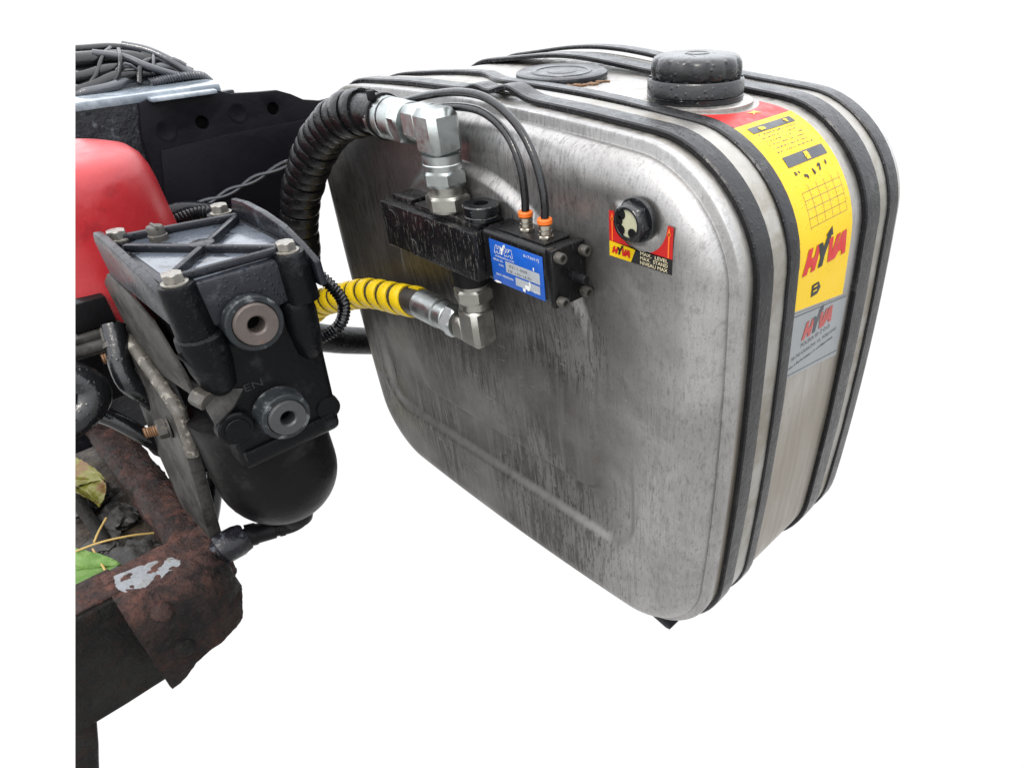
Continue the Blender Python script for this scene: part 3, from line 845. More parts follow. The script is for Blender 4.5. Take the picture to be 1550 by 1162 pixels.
fr_text(b, '0211-009', .36, .48, .34, .07); fr_text(b, 'MF-190-14-01', .33, .36, .44, .065)
obj('stamped_print', b, 's_dgrey', dp)['kind'] = 'stuff'
b = BM()
def blob(cx, cy, w, h, seed):
    r_ = random.Random(seed); P = []
    for k in range(14):
        t = 2 * PI * k / 14; q = r_.uniform(.55, 1.1); P.append(frac(cx + w * q * math.cos(t), cy + h * q * math.sin(t)))
    print_poly(b, P, pl(.0017))
blob(.70, .16, .06, .09, 4); blob(.74, .26, .02, .10, 9); blob(.10, .02, .08, .03, 5); blob(.62, .08, .03, .06, 6)
obj('torn_film', b, 's_white', dp)['kind'] = 'stuff'

# ================================================================== BLACK PRESSURE HOSE
hose = thing('hydraulic_hose', 'black hydraulic hose in spiral guard with silver elbow on top of the valve', 'hose', (-.365, -.045, .560))
ex, ey = -.361, -.048
b = BM(); nut(b, (ex, ey, .560), (ex, ey, .579), .0265, x=(1, .2, 0)); lathe(b, (ex, ey, .579), (0, 0, 1), [(.019, 0), (.019, .010), (.0165, .012), (0, .012)], 32)
obj('union_nut', b, 'zinc2', hose)
b = BM(); nut(b, (ex, ey, .5885), (ex, ey, .6065), .0255, x=(1, .05, 0)); lathe(b, (ex, ey, .6065), (0, 0, 1), [(.0225, 0), (.0225, .006), (.0215, .007), (.0215, .016), (0, .016)], 32)
obj('union_nut', b, 'zinc', hose)
b = BM()
box(b, (ex - .0205, ey - .0205, .6200), (ex + .0205, ey + .0205, .6700), .0075, 1)
box(b, (ex - .046, ey - .0190, .6330), (ex - .010, ey + .0190, .6700), .0070, 1)
obj('elbow', b, 'zinc', hose)
hz = .6480
b = BM(); nut(b, (ex - .0460, ey, hz), (ex - .0640, ey, hz + .0005), .0262, x=(0, .3, 1))
lathe(b, (ex - .064, ey, hz), (-1, 0, 0), [(.0215, 0), (.0235, .002), (.0235, .022), (.0222, .023), (.0222, .0255), (.0240, .0265), (.0240, .052), (0, .052)], 40)
fe = obj('hose_ferrule', b, 'zinc', hose)
HP = [(-.440, ey, hz), (-.490, -.050, .650), (-.548, -.055, .641), (-.600, -.060, .617), (-.650, -.067, .579), (-.697, -.075, .527), (-.725, -.083, .470), (-.742, -.09, .41), (-.80, -.11, .355), (-.90, -.14, .34)]
b = BM(); tube(b, HP, .0228, 20); hb = obj('hose_tube', b, 'rubber2', hose)
b = BM(); spiral(b, HP, .0226, .0195, .0186, .0046, 30, .13, start=.052, end=.01); obj('spiral_guard', b, 'rubber2', hb)
b = BM()
lathe(b, (-.4620, ey, hz + .0005), (-1, 0, 0), [(.0240, 0), (.0262, .0005), (.0262, .0045), (.0240, .005)], 36)
box(b, (-.4680, ey - .018, hz + .020), (-.4600, ey - .010, hz + .031), .0012)
obj('cable_tie', b, 'black', hose)

# ================================================================== YELLOW HOSE
yh = thing('hydraulic_hose', 'yellow spiral guarded hydraulic hose with silver elbow under the valve', 'hose', (-.335, -.048, .497))
yx, yy = -.338, -.048
b = BM(); lathe(b, (yx, yy, .4965), (0, 0, -1), [(.0235, 0), (.0235, .020), (.0215, .022), (0, .022)], 36); obj('adapter', b, 'black', yh)
b = BM(); lathe(b, (yx, yy, .476), (0, 0, -1), [(.0205, 0), (.0205, .006), (0, .006)], 32)
nut(b, (yx, yy, .4700), (yx, yy, .4520), .0245, x=(1, .15, 0)); lathe(b, (yx, yy, .4525), (0, 0, -1), [(.020, 0), (.020, .010), (0, .010)], 32)
obj('union_nut', b, 'zinc2', yh)
b = BM()
box(b, (yx - .0185, yy - .0185, .3900), (yx + .0185, yy + .0185, .4440), .0060, 1)
box(b, (yx - .0400, yy - .0175, .3900), (yx - .010, yy + .0175, .4230), .0060, 1)
obj('elbow', b, 'zinc2', yh)
kz = .4060
b = BM(); nut(b, (yx - .0400, yy, kz), (yx - .0600, yy, kz), .0225, x=(0, .2, 1))
lathe(b, (yx - .060, yy, kz), (-1, 0, 0), [(.0180, 0), (.0200, .002), (.0200, .016), (.0185, .017), (.0185, .021), (.0212, .022), (.0212, .068), (0, .068)], 36)
obj('hose_ferrule', b, 'zinc', yh)
YP = [(-.440, yy, kz), (-.480, yy, .404), (-.535, -.050, .395), (-.616, -.052, .380), (-.700, -.058, .350), (-.770, -.066, .322), (-.83, -.08, .285), (-.93, -.10, .26)]
b = BM(); tube(b, YP, .0202, 18); yb = obj('hose_tube', b, paint('greasy_black_hose', (.014, .011, .008), .5, .5), yh)
b = BM(); spiral(b, YP, .0196, .0325, .0220, .0034, 32, .02, start=.030, end=.0); obj('spiral_guard', b, 'yellow', yb)

# ================================================================== PNEUMATIC TUBES
for k, (pts, lab) in enumerate((
    ([(-.2320, -.0400, .578), (-.2315, -.039, .600), (-.2380, -.037, .630), (-.2600, -.033, .654), (-.2950, -.030, .668), (-.3400, -.026, .6690), (-.400, -.022, .661), (-.47, -.022, .648)],
     'thin black air tube from the left orange fitting, inner curve'),
    ([(-.1985, -.0430, .578), (-.1990, -.041, .602), (-.2120, -.038, .636), (-.2400, -.034, .664), (-.2850, -.030, .682), (-.3350, -.027, .684), (-.400, -.023, .675), (-.47, -.020, .660)],
     'thin black air tube from the right orange fitting, outer curve'))):
    b = BM(); tube(b, pts, .0043, 12)
    tag(obj('air_tube', b, 'wire'), lab, 'air tube', 'air tubes of the valve')

# ================================================================== LOWER BLACK PIPE
b = BM(); tube(b, [(-.87, -.20, .290), (-.86, -.115, .257), (-.85, -.05, .220), (-.85, .01, .190), (-.86, .10, .150), (-.88, .25, .10)], .0265, 20)
tag(obj('pipe', b, 'rubber2'), 'thick black pipe running behind the tank below the yellow hose', 'pipe')

# ================================================================== CHASSIS RAIL
rail = thing('chassis_rail', 'black truck chassis rail with pale wet top flange behind the red cover', 'chassis rail', (-.90, -.15, .25))
b = BM()
FL = [(-1.015, -.52), (-.890, -.52), (-.890, -.075), (-.925, -.066), (-.962, -.068), (-1.015, -.062)]
plate(b, [(x, y) for x, y in FL], [], (0, 0, .640), (1, 0, 0), (0, 1, 0), .012, .003)
obj('top_flange', b, 'frame_pale', rail)
b = BM(); box(b, (-.905, -.55, .165), (-.893, -.055, .6405), .002); obj('web', b, 'frame_wet', rail)
# joint plate with wavy upper edge
b = BM()
up = [(-.193, .640), (-.178, .645), (-.095, .6475), (-.064, .637), (-.029, .634), (.008, .632), (.028, .624), (.047, .613), (.075, .6075), (.100, .609), (.117, .618), (.124, .613), (.114, .594), (.061, .539), (.000, .462), (-.06, .385), (-.16, .36), (-.225, .36), (-.214, .50), (-.205, .60)]
plate(b, up, [(-.119, .604, .0095), (-.007, .607, .0095)], (-.8935, 0, 0), (0, 1, 0), (0, 0, 1), .009, .0012)
jp = obj('joint_plate', b, 'frame_black', rail)
b = BM()
lowp = [(-.190, .577), (-.10, .583), (.018, .584), (.112, .590), (.061, .539), (.000, .462), (-.06, .385), (-.16, .36), (-.223, .36), (-.212, .50)]
plate(b, lowp, [], (-.8842, 0, 0), (0, 1, 0), (0, 0, 1), .005, .001)
obj('lower_plate', b, 'frame_black', jp)
b = BM(); box(b, (-.893, -.180, .6415), (-.868, -.088, .6475), .002, 2); obj('plate_lip', b, 'frame_pale', jp)
for y, z in ((-.172, .601), (-.063, .609)):
    b = BM(); lathe(b, (-.8845, y, z), (1, 0, 0), [(.0150, -.0005), (.0145, .0005), (.0110, .0006), (.0100, .0001), (0, .0002)], 28); obj('bolt_boss', b, 'frame_black', jp)
for y, z in ((-.119, .604), (-.007, .607)):
    b = BM(); lathe(b, (-.8925, y, z), (1, 0, 0), [(.0125, -.0012), (.0125, -.0003), (0, -.0003)], 20); obj('bolt_hole', b, 'hole', jp)
# twisted cable from the rail to the hose
for k in (0, 1):
    base = [(-.876, -.185, .492), (-.872, -.15, .497), (-.866, -.11, .507), (-.850, -.06, .524), (-.825, -.02, .540), (-.785, -.03, .548), (-.700, -.066, .546)]
    base = spline(base, .01); pts = []
    for i, p in enumerate(base):
        a = i * .8 + k * PI; am = .0035 if i < len(base) - 3 else .0015
        pts.append(p + V((0, math.cos(a) * am * .6, math.sin(a) * am)))
    b = BM(); tube(b, pts, .0026, 8)
    tag(obj('cable', b, 'wire_grey'), ('thin grey twisted cable strand stretched from the rail up to the black hose, upper strand', 'thin grey twisted cable strand stretched from the rail up to the black hose, lower strand')[k], 'cable', 'twisted pair of thin cables')
# corrugated conduit by the red cover
CP = [(-.760, -.268, .505), (-.755, -.235, .512), (-.745, -.205, .516), (-.725, -.180, .508), (-.700, -.172, .488), (-.69, -.175, .45)]
b = BM(); tube(b, CP, .010, 14, .0012, rf=lambda L: .0098 + .0012 * math.sin(2 * PI * L / .0050))
tag(obj('conduit', b, 'wire'), 'short black corrugated conduit arching between red cover and dryer', 'conduit')
b = BM()
tube(b, [(-.80, -.27, .50), (-.79, -.22, .515), (-.80, -.17, .50)], .011, 10); tube(b, [(-.80, -.27, .47), (-.78, -.20, .475), (-.79, -.14, .46)], .012, 10)
tag(obj('cable_bundle', b, 'frame_wet'), 'dim black cables lying behind the red cover', 'cable bundle')

# ================================================================== WIRING on the rail
wires = [
 ([(-.985, -.42, .690), (-.990, -.24, .690), (-1.00, -.18, .688), (-1.00, -.140, .682), (-.99, -.10, .666), (-.98, -.07, .645)], .0125, 'wire', 'thick glossy black cable along the top of the wiring on the rail'),
 ([(-.975, -.42, .668), (-.970, -.25, .671), (-.975, -.19, .677), (-.985, -.14, .671), (-.99, -.10, .655)], .0085, 'wire', 'middle black cable crossing under the thick one on the rail'),
 ([(-.955, -.30, .645), (-.960, -.23, .658), (-.968, -.18, .668), (-.975, -.13, .664), (-.98, -.09, .650)], .0095, 'wire', 'black cable bowing up from the rail edge'),
 ([(-1.01, -.42, .708), (-1.01, -.22, .703), (-1.02, -.16, .700), (-1.02, -.11, .686), (-1.01, -.075, .660)], .0060, 'wire', 'topmost thin black cable of the rail wiring'),
 ([(-.955, -.42, .645), (-.955, -.26, .652), (-.950, -.235, .655), (-.952, -.20, .658), (-.97, -.17, .664), (-.98, -.12, .672), (-.985, -.09, .660)], .0070, 'wire_grey', 'grey wet cable slanting through the rail wiring'),
 ([(-.99, -.20, .698), (-.98, -.165, .690), (-.965, -.145, .678), (-.960, -.12, .666), (-.965, -.09, .655)], .0055, 'wire_grey', 'short pale cable sloping down at the wiring end'),
 ([(-.97, -.21, .655), (-.955, -.19, .668), (-.962, -.175, .690), (-.99, -.165, .700)], .0028, 'wire', 'thin black lead standing up across the rail wiring'),
 ([(-1.02, -.15, .702), (-1.0, -.125, .694), (-.98, -.105, .680), (-.965, -.085, .660)], .0065, 'wire_grey', 'pale cable end over the right of the rail wiring'),
 ([(-1.0, -.135, .688), (-.985, -.105, .675), (-.975, -.08, .660)], .0075, 'wire', 'black cable stub at the right end of the wiring'),
]
wires += [
 ([(-.958, -.245, .652), (-.962, -.215, .672), (-.985, -.190, .694), (-1.01, -.170, .701)], .0032, 'wire', 'thin black lead crossing upward near the left of the rail wiring'),
 ([(-.955, -.165, .657), (-.968, -.150, .678), (-.985, -.120, .682), (-.975, -.098, .662)], .0042, 'wire', 'black cable loop bending over the middle of the rail wiring'),
 ([(-.962, -.140, .666), (-.975, -.128, .684), (-.995, -.120, .690)], .0024, 'wire_grey', 'pale cable tie tail in the rail wiring, nearest the ribbed conduit'),
 ([(-.965, -.185, .676), (-.960, -.172, .684), (-.962, -.160, .676), (-.968, -.152, .664)], .0022, 'wire_grey', 'pale curled cable tie tail in the middle of the rail wiring'),
 ([(-.985, -.115, .680), (-.975, -.100, .681), (-.968, -.088, .672)], .0034, 'wire_grey', 'short glossy grey lead at the far right of the rail wiring'),
]
for pts, r_, m_, lab in wires:
    b = BM(); tube(b, pts, r_, 12); tag(obj('cable', b, m_), lab, 'cable', 'cables on the chassis rail')
b = BM(); tube(b, [(-.955, -.150, .656), (-.957, -.11, .659), (-.960, -.075, .657), (-.97, -.06, .645)], .006, 12, .0009, rf=lambda L: .0060 + .0009 * math.sin(2 * PI * L / .0038))
tag(obj('conduit', b, 'wire_grey'), 'grey ribbed conduit lying along the rail flange', 'conduit')
b = BM(); box(b, (-1.12, -.5, .55), (-1.03, -.075, .672), .01); tag(obj('wiring_trough', b, 'black'), 'dark trough under the wiring behind the rail flange', 'trough')

# ================================================================== RED COVER
rc = thing('red_cover', 'big red plastic cover with rounded top left of the black dryer', 'plastic cover', (-.715, -.36, .40))
b = BM()
lathe(b, (-.757, -.362, .36), (0, 0, 1), [(0, .086), (.1275, .086), (.1285, .089), (.1295, .085), (.1290, .092), (.1270, .10), (.1225, .160), (.1200, .215), (.1180, .232), (.1130, .2465), (.1040, .2560), (.090, .2605), (.060, .2630), (.030, .2640), (0, .2642)], 96)
obj('shell', b, 'red', rc)
# stencilled mark, half worn
b = BM()
def onred(a, z):
    t = a; r_ = .1270 - (z - .460) * .075 + .0012
    return V((-.757 + r_ * math.cos(t), -.362 + r_ * math.sin(t), z))
print_text(b, '4A', -.50, .474, .22, .016, onred, .15, .02)
obj('stencil', b, 's_black', rc)

# ================================================================== AIR DRYER
dry = thing('air_dryer', 'black cast air dryer with ribbed X pattern cover and rounded bowl', 'air dryer', (-.45, -.295, .19))
b = BM()
DX0, DX1, DY0, DY1 = -.553, -.358, -.358, -.226
box(b, (DX0, DY0, .516), (DX1, DY1, .5620), .004)
cv = obj('cover', b, 'cover', dry)
b = BM(); box(b, (DX0 + .010, DY0 + .008, .5600), (DX1 - .010, DY1 - .008, .5634), .001); obj('cover_floor', b, 'cover_floor', cv)
def bar(bm, p, q, w, h, z0):
    p, q = V((*p, z0)), V((*q, z0)); d = (q - p); L = d.length; d.normalize(); s = V((-d.y, d.x, 0))
    t = BM(); box(t, (0, -w / 2, 0), (L, w / 2, h), h * .35, 2)
    merge(bm, t, Matrix(((d.x, s.x, 0, p.x), (d.y, s.y, 0, p.y), (0, 0, 1, p.z), (0, 0, 0, 1))))
for p, q, w in (((-.500, -.352), (-.372, -.250), .0075), ((-.505, -.236), (-.386, -.342), .0075), ((-.535, -.345), (-.510, -.232), .007), ((-.372, -.345), (-.367, -.248), .007)):
    b = BM(); bar(b, p, q, w, .0085, .5630); obj('rib', b, 'cover', cv)
b = BM(); lathe(b, (-.440, -.297, .563), (0, 0, 1), [(.013, 0), (.012, .0082), (.010, .009), (0, .009)], 24); obj('hub', b, 'cover', cv)
# raised side walls of the cover
def wall(y0, y1, top):
    b = BM(); xs = [x for x, z in top]
    o = [(xs[0], .525)] + top + [(xs[-1], .525)]
    plate(b, o, [], (0, y1, 0), (1, 0, 0), (0, 0, 1), y1 - y0, .0022)
    return b
obj('side_wall', wall(-.2265, -.2185, [(-.545, .566), (-.535, .5805), (-.500, .5835), (-.455, .5820), (-.410, .5760), (-.375, .5640), (-.350, .552)]), 'cover', cv)
obj('side_wall', wall(-.3665, -.3575, [(-.556, .566), (-.545, .5765), (-.520, .5770), (-.470, .5720), (-.420, .5660), (-.366, .5580)]), 'cover', cv)
bp = [(-.540, -.347), (-.545, -.238), (-.364, -.244), (-.366, -.350)]
b0 = None
for k, (x, y) in enumerate(bp):
    b = BM(); lathe(b, (x, y, .514), (0, 0, 1), [(.0180, 0), (.0172, .03), (.0166, .048), (.0155, .051), (0, .051)], 28); obj('bolt_boss', b, 'cast', cv)
    if b0 is None:
        b = BM(); lathe(b, (x, y, .5652), (0, 0, 1), [(.0118, 0), (.0118, .0016), (.0100, .0022), (0, .0022)], 28)
        nut(b, (x, y, .5672), (x, y, .5752), .0098, x=(1, .3, 0), ch=.10); b0 = obj('bolt', b, 'bolt', cv)
    else: again(b0, cv, (x - bp[0][0], y - bp[0][1], 0))
b = BM(); lathe(b, (-.510, -.317, .563), (0, 0, 1), [(.0095, 0), (.0095, .006), (.0085, .007), (.0085, .014), (.0075, .0155), (0, .0155)], 20); box(b, (-.519, -.3185, .5755), (-.501, -.3155, .5800), .0005); obj('vent_screw', b, 'dirtbolt', cv)
# body
b = BM()
t = BM(); box(t, (-.545, -.356, .345), (-.3660, -.230, .520), .008, 3)
for v in t.verts:
    f = (v.co.z - .345) / .195
    v.co.y += (1 - f) * (-.002 if v.co.y < -.29 else -.013)
merge(b, t)
box(b, (-.520, -.354, .352), (-.3620, -.2470, .372), .004)
bd = obj('body', b, 'cast', dry)
b = BM()
lathe(b, (-.366, -.349, .512), (-.05, .02, -1), [(.0150, -.004), (.0215, .0), (.0225, .01), (.0205, .035), (.0160, .058), (.009, .066), (0, .068)], 28)
obj('boss', b, 'cast', bd)
b = BM()
lathe(b, (-.368, -.250, .512), (-.03, -.02, -1), [(.0150, -.004), (.0175, .0), (.0185, .01), (.0170, .035), (.0140, .058), (.008, .066), (0, .068)], 28)
obj('boss', b, 'cast', bd)
def port(y, z, r, m1, m2):
    p = V((-.3665, y, z)); a = V((1, 0, 0))
    b = BM(); lathe(b, p, a, [(r * 1.12, 0), (r, .008), (r, .017), (r * .95, .0185), (r * .80, .0185), (r * .78, .0150)], 44)
    o = obj('port', b, m1, bd)
    b = BM(); lathe(b, p, a, [(r * .76, .012), (r * .76, .0205), (r * .72, .0220), (r * .36, .0220), (r * .30, .0200), (r * .30, .004), (0, .004)], 44); obj('port_ring', b, m2, o)
    b = BM(); lathe(b, p, a, [(r * .295, .005), (0, .005)], 24); obj('port_hole', b, 'hole', o)
port(-.3010, .5110, .0285, 'portrim', 'port')
port(-.3035, .4000, .0265, 'portrim', paint('grey_port_steel', (.034, .035, .037), .5, .3, 60, 200, .0006, metal=.3))
b = BM(); cyl(b, (-.370, -.352, .406), (-.3555, -.352, .406), .0185, seg=32, bev=.002); cyl(b, (-.356, -.352, .406), (-.3535, -.352, .406), .0125, seg=32, bev=.0008); obj('blank_boss', b, 'cast', bd)
b = BM(); lathe(b, (-.430, -.2530, .378), (1, .02, 0), [(0, .0), (.015, .0), (.0155, .058), (.0140, .065), (0, .066)], 24); obj('lug', b, 'cast', bd)
def gusset(pts, y0, m='plate'):
    b = BM(); vs = []
    t = BM()
    top = [t.verts.new(V(p)) for p in pts]; bot = [t.verts.new(V(p) + V((-.002, .0, -.0035))) for p in pts]
    n = len(pts); t.faces.new(top); t.faces.new(bot[::-1])
    for i in range(n): t.faces.new((top[i], bot[i], bot[(i + 1) % n], top[(i + 1) % n]))
    return merge(b, t)
obj('gusset', gusset([(-.363, -.374, .5020), (-.352, -.362, .478), (-.360, -.345, .484), (-.364, -.330, .492), (-.3655, -.350, .500)], 0), 'cast', bd)
obj('gusset', gusset([(-.364, -.370, .446), (-.350, -.370, .424), (-.357, -.346, .432), (-.364, -.330, .443), (-.3655, -.345, .449)], 0), 'plate', bd)
# cast-in letters
b = BM(); print_text(b, 'EN', -.3290, .4375, .019, .0085, lambda y, z: V((-.3650, y, z))); obj('cast_letters', b, 'portrim', bd)
# bowl
b = BM()
br = .0715
pr = [(0, .015), (br * .985, .015), (br, .010), (br, 0), (br, -.085)]
for k in range(1, 13):
    a = PI / 2 * k / 12; pr.append((max(br * math.cos(a), .022), -.085 - .078 * math.sin(a)))
pr += [(.022, -.170), (.019, -.178), (0, -.178)]
lathe(b, (-.449, -.307, .365), (0, 0, 1), pr, 56)
obj('bowl', b, 'bowl', dry)
# drain elbow
b = BM()
tube(b, [(-.448, -.300, .205), (-.447, -.303, .188), (-.452, -.318, .1815), (-.458, -.340, .186), (-.465, -.365, .190), (-.468, -.385, .191)], .0105, 14, .004)
lathe(b, (-.454, -.324, .1825), (-.27, -.95, .15), [(.0105, 0), (.0120, .002), (.0120, .008), (.0105, .009), (.0105, .012), (.0125, .013), (.0135, .034), (.0150, .036), (.0150, .048), (0, .048)], 24)
obj('drain_elbow', b, 'bowl', dry)
# loop of ribbed conduit on the dryer's right
b = BM(); tube(b, [(-.420, -.222, .535), (-.412, -.206, .520), (-.405, -.192, .497), (-.404, -.185, .474), (-.410, -.192, .450), (-.422, -.210, .436), (-.44, -.232, .432)], .0065, 14, .0008, rf=lambda L: .0064 + .0011 * math.sin(2 * PI * L / .0042))
tag(obj('conduit', b, 'wire'), 'small black ribbed conduit looping out of the dryer side before the yellow hose', 'conduit')

# ================================================================== BRACKET PLATES
bk = thing('mounting_bracket', 'grimy grey steel bracket plates carrying the black dryer', 'bracket', (-.52, -.38, .12))
b = BM()
plate(b, [(-.606, .505), (-.560, .5280), (-.500, .522), (-.445, .508), (-.408, .462), (-.402, .435), (-.60, .40)], [], (0, -.3640, 0), (1, 0, 0), (0, 0, 1), .0045, .0008)
obj('upper_plate', b, 'plate', bk)
b = BM()
ez = V((0, .116, 1)).normalized()
o_ = V((-.470, -.3690, .395))
lp_ = [(-.155, .047), (-.010, .002), (.004, -.012), (.008, -.06), (-.002, -.14), (-.010, -.225), (-.022, -.243), (-.040, -.250), (-.095, -.235), (-.150, -.12), (-.165, .0)]
plate(b, lp_, [(-.030, -.035, .006), (-.125, .025, .006)], o_, (1, 0, 0), ez, .0150, .0016)
lpl = obj('lower_plate', b, 'plate', bk)
b = BM()
tube(b, [o_ + V((-.152, 0, 0)) + ez * .0478 + V((0, -.0075, 0)), o_ + V((-.012, 0, 0)) + ez * .0032 + V((0, -.0075, 0)), o_ + V((.0045, 0, 0)) + ez * -.014 + V((0, -.0075, 0)), o_ + V((.008, 0, 0)) + ez * -.06 + V((0, -.0075, 0))], .0078, 10, .004)
rough_up(b, .0006, 150)
obj('plate_edge', b, 'plate_edge', lpl)
for (lx, lz, m_) in ((-.030, -.035, 'dirtbolt'), (-.125, .025, 'bolt')):
    p = o_ + V((lx, 0, 0)) + ez * lz; a = V((-.15, -1, .1)).normalized(); p = p + V((0, -.0150, 0))
    b = BM(); lathe(b, p, a, [(.0135, 0), (.0135, .002), (0, .002)], 20); nut(b, p + a * .002, p + a * .0125, .0118, x=(1, 0, .4)); nt_ = obj('nut', b, m_, lpl)
    b = BM(); tube(b, [p + a * .010, p + a * .018, p + a * .026], .0062, 14, .0008, rf=lambda L: .0060 + .0006 * math.sin(2 * PI * L / .0022)); obj('thread', b, 'rustbolt', nt_)
b = BM(); nut(b, (-.372, -.372, .452), (-.360, -.366, .446), .0105); obj('nut', b, 'dirtbolt', bk)
b = BM()
lathe(b, (-.466, -.392, .190), (.0, -1, .0), [(0, -.022), (.018, -.022), (0.019, -.02), (.021, -.012), (.021, .010), (.019, .014), (.014, .015), (.014, .040), (0, .040)], 28)
rough_up(b, .0012, 90)
obj('pivot_bush', b, 'frame_wet', bk)

# ================================================================== RUSTY FRAME
rf = thing('rusty_frame', 'rusty steel corner frame with riveted end block in the lower left', 'steel frame', (-.55, -.47, .05))
b = BM()
box(b, (-.955, -.4470, .140), (-.452, -.3960, .203), .014, 4)
bmesh.ops.subdivide_edges(b, edges=[e for e in b.edges if e.calc_length() > .1], cuts=22, use_grid_fill=True)
rough_up(b, .0030, 34, 1); rough_up(b, .0014, 130, 1)
obj('arm', b, 'rust_red', rf)
b = BM()
box(b, (-.520, -.80, .045), (-.462, -.505, .2005), .007, 2)
for v in b.verts: v.co.x += 0
rough_up(b, .0025, 34, 4); rough_up(b, .0010, 130, 1)
obj('crossbar', b, 'rust_dark', rf)
b = BM(); box(b, (-.520, -.80, .2010), (-.468, -.512, .2050), .002, 2); rough_up(b, .0016, 60, 4); obj('crossbar_cap', b, 'rust_red', rf)
# wrapped end block: side profile (x, z) swept along y with a rounded far end
def block():
    b = BM()
    sec = []
    sec += [(-.512, .150), (-.512, .2045)]
    for k in range(0, 9):
        a = PI / 2 * k / 8; sec.append((-.455 + .050 * math.sin(a), .1600 + .0445 * math.cos(a)))
    sec += [(-.402, .13), (-.402, .10), (-.404, .070), (-.415, .058), (-.512, .058)]
    ys = [-.522, -.512, -.50, -.485, -.47, -.455, -.447, -.438, -.430, -.422, -.414, -.410, -.406, -.403]
    rows = []
    rc_ = .056
    for y in ys:
        row = []
        cut = 0 if y < -.456 else rc_ - math.sqrt(max(0, rc_ ** 2 - (y + .456) ** 2))
        zb = .083 + .025 * sstep(-.520, -.470, y) + .006 * sstep(-.465, -.43, y) + .03 * sstep(-.43, -.395, y)
        for x, z in sec:
            row.append(b.verts.new((x - cut * max(0, min(1, (x + .512) / .07)), y, max(z, zb if z < .14 else z))))
        rows.append(row)
    for r0, r1 in zip(rows[:-1], rows[1:]):
        for k in range(len(sec)): b.faces.new((r0[k], r0[(k + 1) % len(sec)], r1[(k + 1) % len(sec)], r1[k]))
    b.faces.new(rows[0]); b.faces.new(rows[-1][::-1])
    bmesh.ops.remove_doubles(b, verts=b.verts, dist=1e-5)
    bmesh.ops.subdivide_edges(b, edges=[e for e in b.edges if e.calc_length() > .02], cuts=2, use_grid_fill=True)
    rough_up(b, .0016, 40, 1); rough_up(b, .0008, 130, 1)
    return b
eb = obj('end_block', block(), 'rust', rf)
for (y, z, m_) in ((-.4890, .1990 - .012, 'rust_red'), (-.4895, .1330, 'rust_dark')):
    b = BM(); x_ = -.403 if z < .16 else -.417
    ax = V((1, 0, .0)) if z < .16 else V((.9, 0, .55))
    lathe(b, (x_, y, z), ax, [(.0125, -.003), (.0120, .002), (.0095, .0055), (.005, .0075), (0, .008)], 20); rough_up(b, .0010, 200); obj('rivet', b, m_, eb)
# bare patch where paint flaked
b = BM()
P = [(-.500, -.510), (-.478, -.516), (-.462, -.510), (-.456, -.500), (-.452, -.489), (-.457, -.480), (-.452, -.472), (-.458, -.462), (-.454, -.452), (-.466, -.445), (-.480, -.452), (-.488, -.468), (-.494, -.485)]
Q = []
for i, (x, y) in enumerate(P):
    x2, y2 = P[(i + 1) % len(P)]
    for k in range(5):
        q = V((x + (x2 - x) * k / 5, y + (y2 - y) * k / 5, 0)); Q.append((q.x + .0028 * noise.noise(q * 210), q.y + .0028 * noise.noise(q * 210 + V((5, 5, 5)))))
plate(b, Q, [], (0, 0, .2035), (1, 0, 0), (0, 1, 0), .0014)
rough_up(b, .0009, 200)
obj('paint_chip', b, 'chip', eb)
b = BM(); box(b, (-.500, -.80, -.14), (-.470, -.600, .052), .006, 2)
for v in b.verts: v.co.y += (v.co.z - .05) * .375
rough_up(b, .002, 40, 3); obj('leg', b, 'rust_dark', rf)
b = BM(); box(b, (-1.0, -.75, .105), (-.500, -.440, .125), .004); rough_up(b, .006, 30, 4); obj('tray', b, 'soil', rf)
b = BM(); tube(b, [(-.86, -.505, .20), (-.74, -.502, .158), (-.66, -.500, .14)], .009, 10); obj('rod', b, 'rust_dark', rf)

# stones, leaves and straw lying in the frame
for k, (x, y, z, r_, s_) in enumerate(((-.60, -.480, .135, .030, (1.5, 1, .7)), (-.665, -.505, .135, .026, (1.2, 1.1, .7)), (-.72, -.475, .135, .028, (1.2, 1, .8)), (-.575, -.555, .13, .024, (1.2, 1, .7)), (-.79, -.50, .14, .034, (1, 1.2, .8)), (-.545, -.478, .13, .020, (1.4, .9, .8)))):
    b = BM(); bmesh.ops.create_icosphere(b, subdivisions=4, radius=r_)
    for v in b.verts:
        v.co *= 1 + (.34) * noise.fractal(v.co * 40 + V((k * 7, 0, 0)), .7, 2, 4)
        v.co = V((v.co.x * s_[0], v.co.y * s_[1], v.co.z * s_[2] * .62)) + V((x, y, z))
    o = obj('stone', b, 'stone')
    tag(o, ('dark wet stone in the frame corner below the straw', 'dark lump of stone left of the straw ends', 'wet stone beneath the yellowing leaf', 'small dark stone under the green leaf', 'dark stone at the back left of the frame tray', 'small stone against the inner frame corner')[k], 'stone', 'stones lying in the rusty frame')
